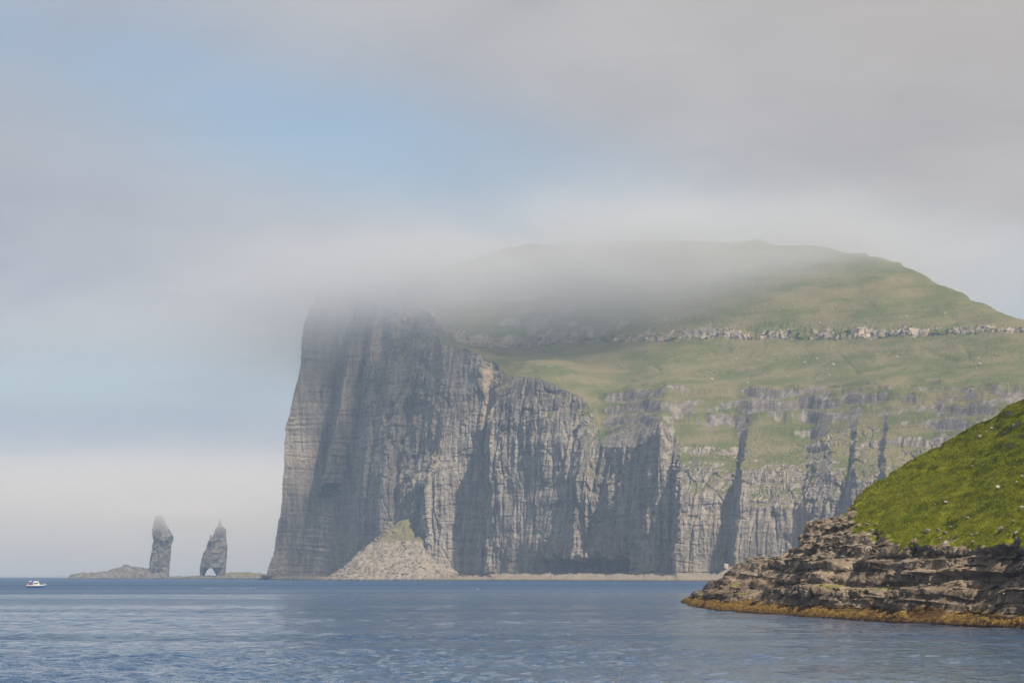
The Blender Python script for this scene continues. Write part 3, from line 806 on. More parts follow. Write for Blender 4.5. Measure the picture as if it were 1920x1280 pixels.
    P[..., 2] += step * 0.5 * w_rk * sst(z, 1.0, 3.0) * fade * sst(fbm(x / 10, y / 10, z / 5, 2, 273), -0.5, 0.2)
    P[..., 2] = np.maximum(P[..., 2], -1.5)
    x, y, z = P[..., 0], P[..., 1], P[..., 2]
    N2 = blur(blur(grid_normals(P), 1, 0), 1, 1)
    nz = N2[..., 2] / (np.linalg.norm(N2, axis=2) + 1e-9)
    grass = w_gr * sst(nz + fbm(x / 3, y / 3, z / 2, 2, 281) * 0.22, 0.12, 0.36)
    tuft = sst(fbm(x / 5, y / 5, z / 3, 3, 283), 0.25, 0.5) * sst(nz, 0.55, 0.8) * sst(z, 6, 10) * sst(pxc, 1540, 1640)
    algae = sst(fbm(x / 6, y / 6, z / 3, 3, 285), 0.3, 0.55) * sst(nz, 0.5, 0.8) * (1 - sst(z, 4, 7)) * sst(z, 1.8, 3) * 0.55
    grass = np.clip(grass + tuft * w_rk * 0.9 + algae * w_rk, 0, 1)
    weed = 1 - sst(z + fbm(x / 5, y / 5, 0 * z, 3, 287) * 0.6, 0.9, 2.3)
    lich = sst(z, 4.0, 8.0) * (0.35 + 0.65 * sst(fbm(x / 8, y / 8, z / 4, 3, 289), -0.2, 0.4))
    M = np.stack([grass, lich, weed], 2)
    root = empty('headland')
    tag(root, kind='structure')
    for name, r0, r1 in (('rock_shore', 0, R_R), ('grass_slope', R_R, R_R + R_G), ('back_slope', R_R + R_G, nv - 1)):
        link(name, mesh_np(name, P[r0:r1 + 1].reshape(-1, 3), grid_faces(nu, r1 + 1 - r0), {'mask': M[r0:r1 + 1].reshape(-1, 3)}, smooth=name != 'rock_shore'), ROCK_NEAR, root)
    return root, P, M, N2, (R_R, R_G)


headland, HP, HM, HN, (HR, HG) = build_headland()


def grass_blades():
    rng = np.random.default_rng(5)
    m, t = new_mat("grass blades")
    pos = t.n('ShaderNodeNewGeometry').outputs['Position']
    f = t.noise(pos, 0.35, 4.0, 0.65)
    f2 = t.noise(pos, 3.0, 2.0, 0.6)
    c = t.mix(t.ss(f, 0.34, 0.66), (0.115, 0.15, 0.006), (0.21, 0.215, 0.014))
    c = t.mix(t.ss(f2, 0.5, 0.75, 0, 0.7), c, (0.21, 0.185, 0.03))
    finish(t, c, 1.0, spec=0.0)
    rows = np.arange(HR - 30, HR + HG + 2)
    pr = HM[rows, :, 0]
    pxs = HP[rows, :, 0] / HP[rows, :, 1] * F + 960
    wgt = (pr > 0.6) * (pxs < 2010) * (HP[rows, :, 2] > 3)
    # even density over the ground
    du = np.linalg.norm(np.gradient(HP[rows], axis=1), axis=2)
    dv = np.linalg.norm(np.gradient(HP[rows], axis=0), axis=2)
    wgt = (wgt * du * dv).ravel()
    idx = rng.choice(wgt.size, 45000, p=wgt / wgt.sum())
    base = HP[rows].reshape(-1, 3)[idx] + rng.normal(0, 0.08, (len(idx), 3)) * np.array([1, 1, 0])
    clump = fbm(base[:, 0] / 3, base[:, 1] / 3, base[:, 2] / 2, 2, 301)
    h = (0.06 + 0.09 * rng.random(len(idx))) * (1 + 0.8 * sst(clump, 0.0, 0.5))
    V, T = [], []
    nb = 3
    for b in range(nb):
        a = rng.random(len(idx)) * 2 * pi
        lean = 0.5 * rng.random(len(idx)) + 0.25
        wd = 0.04 + 0.04 * rng.random(len(idx))
        s = np.stack([np.cos(a), np.sin(a), 0 * a], 1) * wd[:, None]
        tip = base + np.stack([np.sin(a) * lean * h - 0.12 * h, -np.cos(a) * lean * h - 0.1 * h, h], 1)
        low = base - np.array([0, 0, 0.05])
        V.append(np.stack([low - s, low + s, tip], 1))
    V = np.concatenate(V).reshape(-1, 3)
    T = np.arange(len(V)).reshape(-1, 3)
    o = link('grass', mesh_np('grass', V, T, smooth=False), m)
    tag(o, 'short green grass tufts covering the near slope', 'grass', kind='stuff')


grass_blades()


def seaweed():
    """rockweed hanging in fringes over the tide line"""
    rng = np.random.default_rng(9)
    m, t = new_mat("rockweed")
    pos = t.n('ShaderNodeNewGeometry').outputs['Position']
    f = t.noise(pos, 1.1, 4.0, 0.65)
    g = t.noise(pos, 5.0, 3.0, 0.65)
    c = t.mix(t.ss(f, 0.36, 0.64), (0.045, 0.022, 0.008), (0.20, 0.115, 0.025))
    zs = t.n('ShaderNodeSeparateXYZ')
    t.put(zs.inputs[0], pos)
    c = t.mix(t.m('MULTIPLY', t.ss(g, 0.42, 0.66), t.ss(zs.outputs[2], 0.35, 0.95)), c, (0.36, 0.235, 0.05))
    c = t.mix(t.ss(zs.outputs[2], 0.5, 0.0, 0, 0.75), c, (0.028, 0.014, 0.006))
    finish(t, c, 0.55, spec=0.35)
    z = HP[:HR, :, 2]
    pxs = HP[:HR, :, 0] / HP[:HR, :, 1] * F + 960
    top = 1.05 + 1.3 * fbm(HP[:HR, :, 0] / 7, HP[:HR, :, 1] / 7, 0 * z, 3, 311)
    wg = ((z > 0.12) & (z < top) & (pxs < 2000)).astype(float) * (0.4 + HP[:HR, :, 1] / 600)
    idx = rng.choice(wg.size, 26000, p=wg.ravel() / wg.sum())
    b = HP[:HR].reshape(-1, 3)[idx] + rng.normal(0, 0.10, (len(idx), 3)) * np.array([1, 1, 0])
    n = HN[:HR].reshape(-1, 3)[idx]
    out = n * np.array([1, 1, 0.3])
    out = out / (np.linalg.norm(out, axis=1, keepdims=True) + 1e-9)
    side = np.stack([-out[:, 1], out[:, 0], 0 * out[:, 0]], 1)
    wd = (0.05 + 0.09 * rng.random(len(idx)))[:, None]
    ln = (0.25 + 0.45 * rng.random(len(idx)))[:, None]
    sk = rng.normal(0, 0.3, (len(idx), 1))
    a = b + out * 0.05 + np.array([0, 0, 0.12]) * rng.random((len(idx), 1))
    mid = a + out * (0.12 + 0.2 * rng.random((len(idx), 1))) + side * sk * 0.2 - np.array([0, 0, 0.1])
    tip = mid + out * 0.05 + side * sk * 0.3 - np.array([0, 0, 1]) * ln
    tip[:, 2] = np.maximum(tip[:, 2], -0.15)
    V = np.stack([a - side * wd, a + side * wd, mid + side * wd, tip, mid - side * wd], 1)
    Fq = np.arange(len(idx) * 5).reshape(-1, 5)
    o = link('seaweed', mesh_np('seaweed', V.reshape(-1, 3), Fq, smooth=False), m)
    tag(o, 'golden brown rockweed fringing the water line of the headland', 'seaweed', kind='stuff')


seaweed()

# ------------------------------------------------------------------ rocks: an irregular boulder mesh
def rock_mesh(name, seed, mat, subdiv=2, flat=0.75, rough=0.35):
    bm = bmesh.new()
    bmesh.ops.create_icosphere(bm, subdivisions=subdiv, radius=1.0)
    rng = random.Random(seed)
    planes = []
    for _ in range(9):
        v = Vector((rng.gauss(0, 1), rng.gauss(0, 1), rng.gauss(0, 1))).normalized()
        planes.append((v, rng.uniform(0.55, 0.85)))
    co = np.array([v.co[:] for v in bm.verts])
    nn = fbm(co[:, 0] * 1.3 + seed, co[:, 1] * 1.3, co[:, 2] * 1.3, 2, seed) * rough * 0.5
    for v, n in zip(bm.verts, nn):
        p = v.co * (1 + float(n))
        for pl, d in planes:                       # knock flat faces into it
            e = p.dot(pl) - d
            if e > 0:
                p = p - pl * e
        v.co = Vector((p.x, p.y, p.z * flat))
    me = bpy.data.meshes.new(name)
    bm.to_mesh(me)
    bm.free()
    me.materials.append(mat)
    return me


def stone_mat(name, c0, c1):
    m, t = new_mat(name)
    pos = t.n('ShaderNodeNewGeometry').outputs['Position']
    f = t.noise(pos, 2.0, 5.0, 0.65)
    finish(t, t.mix(t.ss(f, 0.3, 0.7), c0, c1), 0.9, f, 0.6, 0.3, spec=0.2)
    return m


STONE = stone_mat("pale lichened stone", (0.16, 0.14, 0.12), (0.42, 0.39, 0.34))
STONE_FAR = stone_mat("fallen basalt blocks", (0.13, 0.10, 0.07), (0.29, 0.228, 0.162))
BLOCK = stone_mat("pale fresh block", (0.46, 0.37, 0.28), (0.62, 0.52, 0.42))
SHORE_ROCK = stone_mat("shore rock", (0.07, 0.058, 0.046), (0.27, 0.215, 0.16))
stones = [rock_mesh('stone', s, STONE) for s in (1, 2, 3, 4)]
shore_rocks = [rock_mesh('rock', s, SHORE_ROCK) for s in (11, 12, 13, 14)]


HPX = HP[..., 0] / HP[..., 1] * F + 960
HPY = HY - (HP[..., 2] - CAMH) / HP[..., 1] * F


def on_headland(px, py):
    """point of the headland surface that shows at this place of the photograph (front side only)"""
    R0 = HR + HG
    d = (HPX[:R0] - px) ** 2 + (HPY[:R0] - py) ** 2
    i = np.unravel_index(np.argmin(d), d.shape)
    return HP[i], HN[i]


def put_rock(name, me, p, size, rng, parent=None, sink=0.25):
    o = bpy.data.objects.new(name, me)
    o.location = (p[0], p[1], p[2] + size * (0.5 - sink))
    o.scale = (size * rng.uniform(0.8, 1.3), size * rng.uniform(0.8, 1.2), size * rng.uniform(0.7, 1.1))
    o.rotation_euler = (rng.uniform(-0.4, 0.4), rng.uniform(-0.4, 0.4), rng.uniform(0, 6.28))
    o.parent = parent
    col.objects.link(o)
    return o


rng = random.Random(8)
for (px, py, s, lab) in [
    (1838, 820, 0.62, 'largest grey stone standing high on the near grass slope'),
    (1860, 804, 0.42, 'pale stone just above the largest grey stone on the slope'),
    (1850, 810, 0.26, 'small pale stone between two larger stones high on the slope'),
    (1886, 810, 0.36, 'flat pale stone in the grass right of the high stones'),
    (1902, 798, 0.42, 'brownish stone near the upper right of the grass slope'),
    (1912, 804, 0.30, 'pale stone beside the brownish stone at the slope top'),
    (1823, 875, 0.38, 'lone pale slab lying in the middle of the grass slope'),
    (1907, 904, 0.36, 'bright white stone low at the right of the grass slope'),
    (1917, 893, 0.34, 'pink-white stone touching the right edge of the photo'),
    (1684, 928, 0.34, 'small pale stone low at the left of the grass slope'),
    (1775, 942, 0.50, 'long pale slab in the lower middle of the grass slope'),
    (1753, 946, 0.30, 'small stone left of the long pale slab'),
    (1815, 971, 0.38, 'pale stone near the lower turf edge'),
    (1915, 952, 0.62, 'white lichened rock above the rocky shore at the right'),
    (1872, 913, 0.50, 'dark and white stone half sunk beside a hollow'),
    (1848, 912, 0.24, 'small stone beside a dark hollow in the grass'),
    (1756, 880, 0.20, 'tiny pale stone alone in the mid slope grass'),
    (1905, 1000, 0.5, 'grey rock poking from the lowest turf at the right'),
]:
    p, n = on_headland(px, py)
    o = put_rock('stone', stones[rng.randrange(4)], p, s * 0.72, rng)
    tag(o, lab, 'stone', 'stones lying on the near grass slope')

for i in range(150):                                # loose blocks wedged on the ledges of the near shore
    px, py = rng.uniform(1330, 1920), rng.uniform(975, 1150)
    if i < 36:
        px, py = rng.uniform(1494, 1600), rng.uniform(965, 1012)
    p, n = on_headland(px, py)
    if abs(p[0] / p[1] * F + 960 - px) > 6 or p[2] < 1.6:
        continue
    put_rock('rock', shore_rocks[rng.randrange(4)], p, rng.uniform(0.3, 0.75) * (1.2 if i < 36 else 0.8), rng, headland)

# ------------------------------------------------------------------ scree cone under the far cliff
def build_talus():
    ax, ay, az_ = at(765, 962, 3038)
    nr, na = 120, 300
    r = np.linspace(0, 1, nr)[:, None]
    a = np.linspace(0, 2 * pi, na, endpoint=False)[None, :]
    rad = 108 + 10 * np.cos(a) + 9 * fbm(np.cos(a) * 2, np.sin(a) * 2, 0 * a, 3, 401)
    x = ax + 2 + r * rad * np.cos(a) * 0.98
    y = ay + r * rad * np.sin(a) * 0.92
    re = np.clip(np.sqrt(r * r + 0.014), 0, 1)
    z = az_ * (1 - re) ** 1.15 + 4.5 * (1 - r)
    z = z + fbm(x / 22, y / 22, 0 * x, 3, 405) * 9 * np.sin(np.clip(r * 1.1, 0, 1) * pi) + fbm(x / 5, y / 5, 0 * x, 4, 407, 0.6) * 2.2 * sst(r, 0.02, 0.2)
    z = z - 0.5
    V = np.stack([x, y, z], 2)
    nzm = sst(z + 6 * fbm(x / 12, y / 12, 0 * x, 2, 413), az_ * 0.50, az_ * 0.68) + sst(fbm(x / 14, y / 14, z / 8, 3, 409), 0.25, 0.6) * 0.5 * sst(z, 12, 30)
    M = np.stack([np.clip(nzm, 0, 1), 0.0 * z, np.clip(0.4 + 0.6 * fbm(x / 20, y / 20, z / 10, 3, 411), 0, 0.85)], 2)
    # u must run to the right seen from outside: reverse the circle
    V, M = V[::-1], M[::-1]
    o = link('talus_cone', mesh_np('talus_cone', V.reshape(-1, 3), grid_faces(na, nr, True), {'mask': M.reshape(-1, 3)}), ROCK_FAR)
    tag(o, kind='structure')
    # rubble
    rng = np.random.default_rng(12)
    me = [rock_mesh('rubble_piece', s, STONE_FAR, 1) for s in (21, 22, 23)]
    cos_ = []
    cos2, fcs2, off2 = [], [], 0
    fcs = []
    off = 0
    for q in range(2600):
        t = 0.30 + 0.7 * rng.random() ** 0.7
        ang = pi + rng.random() * pi                                   # the sea side
        i = min(nr - 1, int(t * (nr - 1)))
        j = int((ang / (2 * pi)) * na) % na
        p = V[::-1][i, j]
        s = rng.choice([0.7, 0.9, 1.2, 1.7, 2.6], p=[.34, .3, .2, .11, .05])
        if q > 1500:                                                   # along the shelf
            k = rng.integers(0, 1)
            px = rng.uniform(490, 1330)
            Yf = np.interp(px, SH_PX, SH_Y)
            Yb = np.interp(px, SH_PX, SH_B)
            u = rng.random() ** 0.7
            Y = Yf + (Yb - Yf) * u
            p = np.array([(px - 960) / F * Y, Y, 0.3 + 6.0 * max(0.05, u) ** 0.55])
            s *= 0.75
        m_ = me[q % 3]
        v = np.empty(len(m_.vertices) * 3)
        m_.vertices.foreach_get('co', v)
        v = v.reshape(-1, 3) * s * rng.uniform(0.7, 1.3, 3)
        c, s_ = cos(ang * 7), sin(ang * 7)
        v = v @ np.array([[c, s_, 0], [-s_, c, 0], [0, 0, 1]]) + p + np.array([0, 0, s * 0.25])
        fidx = np.empty(len(m_.polygons) * 3, np.int32)
        m_.polygons.foreach_get('vertices', fidx)
        cos_.append(v)
        fcs.append(fidx.reshape(-1, 3) + off)
        off += len(v)
    # pale boulders come to rest on the green slope below the rock band
    pxm = MP[..., 0] / MP[..., 1] * F + 960
    pym = HY - (MP[..., 2] - CAMH) / MP[..., 1] * F
    for q in range(330):
        if q < 90:
            cxp, cyp, sp_ = [(1165, 688, 9), (1548, 690, 9), (1160, 682, 5), (1540, 698, 14), (1655, 668, 14), (1035, 690, 8), (1330, 705, 20)][q % 7]
            px, py = rng.normal(cxp, sp_), rng.normal(cyp, sp_ * 0.5)
        else:
            px, py = rng.uniform(980, 1900), rng.choice([rng.uniform(648, 735), rng.uniform(570, 618)])
        sub = (pxm[M_A1:M_C1] - px) ** 2 + (pym[M_A1:M_C1] - py) ** 2
        i, j = np.unravel_index(np.argmin(sub), sub.shape)
        p = MP[M_A1 + i, j]
        s = rng.choice([0.6, 0.9, 1.4, 2.0], p=[.45, .3, .18, .07])
        m_ = me[q % 3]
        v = np.empty(len(m_.vertices) * 3)
        m_.vertices.foreach_get('co', v)
        v = v.reshape(-1, 3) * s * rng.uniform(0.7, 1.3, 3) + p + np.array([0, 0, s * 0.3])
        fidx = np.empty(len(m_.polygons) * 3, np.int32)
        m_.polygons.foreach_get('vertices', fidx)
        cos2.append(v)
        fcs2.append(fidx.reshape(-1, 3) + off2)
        off2 += len(v)
    o = link('boulder_scatter', mesh_np('boulder_scatter', np.concatenate(cos2), np.concatenate(fcs2), smooth=False), STONE)
    tag(o, 'pale boulders strewn over the far green slope under the rock band', 'boulders', kind='stuff')
    o = link('rubble', mesh_np('rubble', np.concatenate(cos_), np.concatenate(fcs), smooth=False), STONE_FAR)
    tag(o, 'fallen grey blocks strewn over the scree cone and shore ledge', 'rubble', kind='stuff')


SH_PX = [490, 560, 640, 720, 800, 880, 960, 1060, 1190, 1275, 1340]
SH_Y = [3320, 3215, 3065, 2990, 2915, 2875, 2800, 2700, 2570, 2475, 2425]
SH_B = [3300, 3260, 3215, 3080, 2995, 2965, 2885, 2810, 2680, 2570, 2545]
build_talus()

# the low rock bank with a single pale block on it, behind the tip of the headland
def build_bank():
    Y0 = 2470.0
    x0, x1 = (1322 - 960) / F * Y0, (1475 - 960) / F * Y0
    nu, nv = 110, 60
    u = np.linspace(0, 1, nu)[None, :]
    v = np.linspace(-1, 1, nv)[:, None]
    x = x0 + (x1 - x0) * u + 0 * v
    y = Y0 + 45 * v + 0 * u
    crest = np.interp(u, [0, 0.12, 0.3, 0.42, 0.7, 1.0], [-1.0, 5.0, 13.5, 17.5, 20.0, 12.0])
    z = crest * (1 - np.abs(v) ** 1.7) - 1.0 * np.abs(v) + fbm(x / 9, y / 9, 0 * x, 4, 421) * 1.5
    z = np.maximum(z, -1.5)
    M = np.stack([0 * z, 0 * z, 0.5 + 0 * z], 2)
    o = link('rock_bank', mesh_np('rock_bank', np.stack([x, y, z], 2).reshape(-1, 3), grid_faces(nu, nv), {'mask': M.reshape(-1, 3)}), ROCK_FAR)
    tag(o, kind='structure')
    bm = bmesh.new()
    bmesh.ops.create_cube(bm, size=1.0)
    bmesh.ops.bevel(bm, geom=bm.edges[:], offset=0.12, segments=2, affect='EDGES', profile=0.6)
    bmesh.ops.subdivide_edges(bm, edges=bm.edges[:], cuts=2, use_grid_fill=True)
    for w_ in bm.verts:
        n = pn(w_.co.x * 3, w_.co.y * 3, w_.co.z * 3, 431)
        w_.co *= 1 + 0.12 * float(n)
    me = bpy.data.meshes.new('boulder')
    bm.to_mesh(me)
    bm.free()
    o = link('boulder', me, BLOCK)
    X, Y, Z = at(1363.5, 1057, Y0 - 4)
    i = int(np.argmin(np.abs(x[0] - X)))
    zg = z[:, i].max()
    o.location = (X, Y, zg + 1.6)
    o.scale = (4.8, 4.6, 4.4)
    o.rotation_euler = (0.12, 0.18, 0.5)
    tag(o, 'single pale squared boulder perched on the low rock bank behind the headland tip', 'boulder')


build_bank()

# ------------------------------------------------------------------ sea stacks and skerries
SY = 4150.0
def zx(x, y):
    """zoomed study picture coordinates -> photo pixels -> metres in the plane of the stacks"""
    X, _, Z = at(120 + x / 5.3333, 930 + y / 5.3333, SY)
    return X, Z


def loft(name, left, right, mat, parent, Y=SY, depth=0.42, rows=110, seg=72, amp=1.0, seed=1, foot=False):
    """a rock tower: width at each height from its two outlines, rounded in plan, then broken up"""
    L = np.array([zx(*p) for p in left])
    R = np.array([zx(*p) for p in right])
    z0 = -1.5 if not foot else max(L[:, 1].min(), R[:, 1].min())
    z1 = min(L[:, 1].max(), R[:, 1].max())
    L, R = L[np.argsort(L[:, 1])], R[np.argsort(R[:, 1])]
    z = np.linspace(z0, z1, rows)
    xl, xr = np.interp(z, L[:, 1], L[:, 0]), np.interp(z, R[:, 1], R[:, 0])
    cx, hw = (xl + xr) / 2, np.maximum((xr - xl) / 2, 0.3)
    a = np.linspace(0, 2 * pi, seg, endpoint=False)
    ca, sa = np.sign(np.cos(a)) * np.abs(np.cos(a)) ** 0.75, np.sign(np.sin(a)) * np.abs(np.sin(a)) ** 0.75
    hd = hw * depth * 2 + 3.0 * sst(hw, 1, 6)
    x = cx[:, None] + hw[:, None] * ca[None, :]
    y = Y + hd[:, None] * sa[None, :]
    zz = np.repeat(z[:, None], seg, 1)
    n = fbm(x / 10, y / 10, zz / 13, 4, seed) * 3.2 + pn(zz / 6, x / 30, y / 30, seed + 7) * 0.8 + blocks(x + 2 * pn(x / 7, y / 7, zz / 7, seed), y, zz + 3 * pn(x / 9, y / 9, zz / 9, seed + 1), 6.0, 7.0, seed + 2) * 1.3 + blocks(x, y, zz + 2 * pn(x / 6, y / 6, zz / 6, seed + 3), 3.0, 3.2, seed + 4) * 0.7
    gull = -np.clip(1 - np.abs(pn(x / 8, y / 8, zz / 40, seed + 11)) * 5, 0, 1) * 2.2
    k = np.minimum(hw / 12.0, 1.0)[:, None] * amp
    x = x + ca[None, :] * (n + gull) * k * 0.55
    y = y + sa[None, :] * (n + gull) * k * 1.2
    V = np.stack([x, y, zz], 2).reshape(-1, 3)
    Q = grid_faces(seg, rows, True)
    top = len(V)
    V = np.concatenate([V, [[cx[-1], Y, z1 + 0.6]]])
    me = bpy.data.meshes.new(name)
    j0 = (rows - 1) * seg
    faces = [tuple(q) for q in Q] + [(j0 + i, j0 + (i + 1) % seg, top) for i in range(seg)]
    me.from_pydata(V.tolist(), [], faces)
    me.polygons.foreach_set('use_smooth', np.ones(len(faces), bool))
    me.update()
    return link(name, me, mat, parent)


st1 = empty('sea_stack')
tag(st1, 'thick blunt sea stack rising from the end of a low skerry, top in fog', 'sea stack', 'two sea stacks off the cliff')
loft('rock_tower', [(850, 825), (860, 720), (858, 660), (870, 600), (885, 520), (896, 450), (890, 400), (890, 330), (898, 260), (925, 195)],
     [(1045, 825), (1055, 700), (1058, 600), (1066, 500), (1085, 450), (1097, 400), (1078, 372), (1060, 340), (1030, 310), (1010, 250), (985, 195)], ROCK_STACK, st1, seed=501)
loft('rock_shoulder', [(880, 825), (890, 720), (930, 640), (960, 625)], [(1052, 825), (1052, 700), (1040, 640), (990, 625)], ROCK_STACK, st1, Y=SY - 12, seed=531, rows=50)

st2 = empty('sea_stack')
tag(st2, 'pointed sea stack with an arch through its foot and a thin spire', 'sea stack', 'two sea stacks off the cliff')
loft('rock_tower', [(1385, 700), (1392, 640), (1400, 570), (1430, 500), (1455, 440), (1480, 430), (1508, 370), (1520, 320), (1543, 290), (1552, 235)],
     [(1612, 700), (1622, 640), (1632, 550), (1622, 450), (1622, 340), (1600, 310), (1577, 290), (1566, 235)], ROCK_STACK, st2, seed=551)
# cut the tower off above the arch: its foot is the two legs
tw = st2.children[0] if st2.children else [o for o in bpy.data.objects if o.parent == st2][0]
zc = zx(0, 712)[1]
for v in tw.data.vertices:
    if v.co.z < zc:
        v.co.z = zc + 0.02 * (v.co.z - zc)
loft('leg', [(1358, 825), (1360, 720), (1374, 640), (1398, 580)], [(1402, 825), (1405, 792), (1428, 742), (1466, 706), (1500, 640), (1510, 580)], ROCK_STACK, st2, seed=561, rows=60, amp=0.6, depth=0.5)
loft('leg', [(1526, 825), (1520, 790), (1500, 748), (1478, 706), (1460, 640), (1470, 580)], [(1616, 825), (1616, 790), (1620, 660), (1628, 580)], ROCK_STACK, st2, seed=571, rows=60, amp=0.6)
loft('spire', [(1448, 470), (1456, 430), (1460, 395), (1466, 380)], [(1482, 470), (1480, 430), (1478, 395), (1472, 380)], ROCK_STACK, st2, seed=581, rows=30, amp=0.4, foot=True)


def skerry(name, prof, label, seed, half=26.0, Y=SY, mossy=0.0, kind=None):
    pr = np.array([zx(*p) for p in prof])
    nu, nv = 130, 50
    u = np.linspace(pr[0, 0], pr[-1, 0], nu)[None, :]
    top = np.interp(u, pr[:, 0], pr[:, 1])
    v = np.linspace(-1, 1, nv)[:, None]
    y = Y + half * v + 0 * u
    x = u + 0 * v
    z = (top + 1.0) * (1 - np.abs(v) ** 2.4) - 1.2 + fbm(x / 9, y / 9, 0 * x, 4, seed, 0.6) * np.clip(top / 6, 0.15, 1.0) * 3.2
    z = np.maximum(z, -1.5)
    M = np.stack([mossy * sst(z, 3, 6), 0 * z, (1 - sst(z, 2, 4)) * 0.35, 0.9 * np.ones_like(z)], 2)
    o = link(name, mesh_np(name, np.stack([x, y, z], 2).reshape(-1, 3), grid_faces(nu, nv), {'mask': M.reshape(-1, 4)}, smooth=False), ROCK_FAR)
    return tag(o, label, 'skerry')


skerry('skerry', [(55, 806), (70, 795), (110, 780), (200, 764), (380, 764), (480, 735), (570, 715), (600, 690), (640, 685), (690, 710), (760, 715), (860, 728), (950, 760), (1050, 800), (1260, 803)],
       'low dark humped skerry running out to sea beside the blunt stack', 601, 30)
skerry('skerry', [(1262, 806), (1300, 797), (1370, 796), (1500, 796), (1610, 790), (1625, 768), (1700, 763), (1880, 765), (1960, 772), (2050, 785), (2100, 806)],
       'flat skerry between the arched stack and the cliff foot', 611, 26, mossy=0.7)

# ------------------------------------------------------------------ radio mast on the ridge
def tube(bm, p0, p1, r, seg=6):
    p0, p1 = Vector(p0), Vector(p1)
    d = (p1 - p0)
    q = d.to_track_quat('Z', 'Y')
    rings = []
    for p in (p0, p1):
        rings.append([bm.verts.new(p + q @ Vector((r * cos(2 * pi * i / seg), r * sin(2 * pi * i / seg), 0))) for i in range(seg)])
    for i in range(seg):
        bm.faces.new((rings[0][i], rings[0][(i + 1) % seg], rings[1][(i + 1) % seg], rings[1][i]))
    bm.faces.new(rings[0][::-1])
    bm.faces.new(rings[1])


def bm_obj(name, bm, mat, parent=None):
    me = bpy.data.meshes.new(name)
    bmesh.ops.recalc_face_normals(bm, faces=bm.faces[:])
    bm.to_mesh(me)
    bm.free()
    return link(name, me, mat, parent)


def box(bm, c, s, taper=1.0):
    vs = []
    for dz in (-1, 1):
        k = taper if dz > 0 else 1.0
        for dx, dy in ((-1, -1), (1, -1), (1, 1), (-1, 1)):
            vs.append(bm.verts.new((c[0] + dx * s[0] / 2 * k, c[1] + dy * s[1] / 2 * k, c[2] + dz * s[2] / 2)))
    for f in ((3, 2, 1, 0), (4, 5, 6, 7), (0, 1, 5, 4), (1, 2, 6, 5), (2, 3, 7, 6), (3, 0, 4, 7)):
        bm.faces.new([vs[i] for i in f])


STEEL = plain("galvanised steel", (0.28, 0.29, 0.30), 0.5, 0.6)
X, Y, Z = at(1009, 457, 3150)
mast = empty('radio_mast', (X, Y, Z - 3))
tag(mast, 'thin radio mast standing on the fogbound ridge', 'mast')
bm = bmesh.new()
for k in range(3):
    a = k * 2 * pi / 3
    tube(bm, (0.7 * cos(a), 0.7 * sin(a), 0), (0.3 * cos(a), 0.3 * sin(a), 14), 0.09)
for k in range(8):
    r = 0.68 - 0.045 * k
    for j in range(3):
        a, b = j * 2 * pi / 3, (j + 1) * 2 * pi / 3
        tube(bm, (r * cos(a), r * sin(a), 0.6 + k * 1.7), (r * cos(b), r * sin(b), 2.2 + k * 1.7), 0.05)
bm_obj('lattice', bm, STEEL, mast)
bm = bmesh.new()
tube(bm, (0, 0, 13.5), (0, 0, 19), 0.09)
bm_obj('antenna', bm, STEEL, mast)
bm = bmesh.new()
tube(bm, (0.2, -0.9, 11), (0.2, -0.5, 11), 0.8, 14)
bm_obj('dish', bm, STEEL, mast)

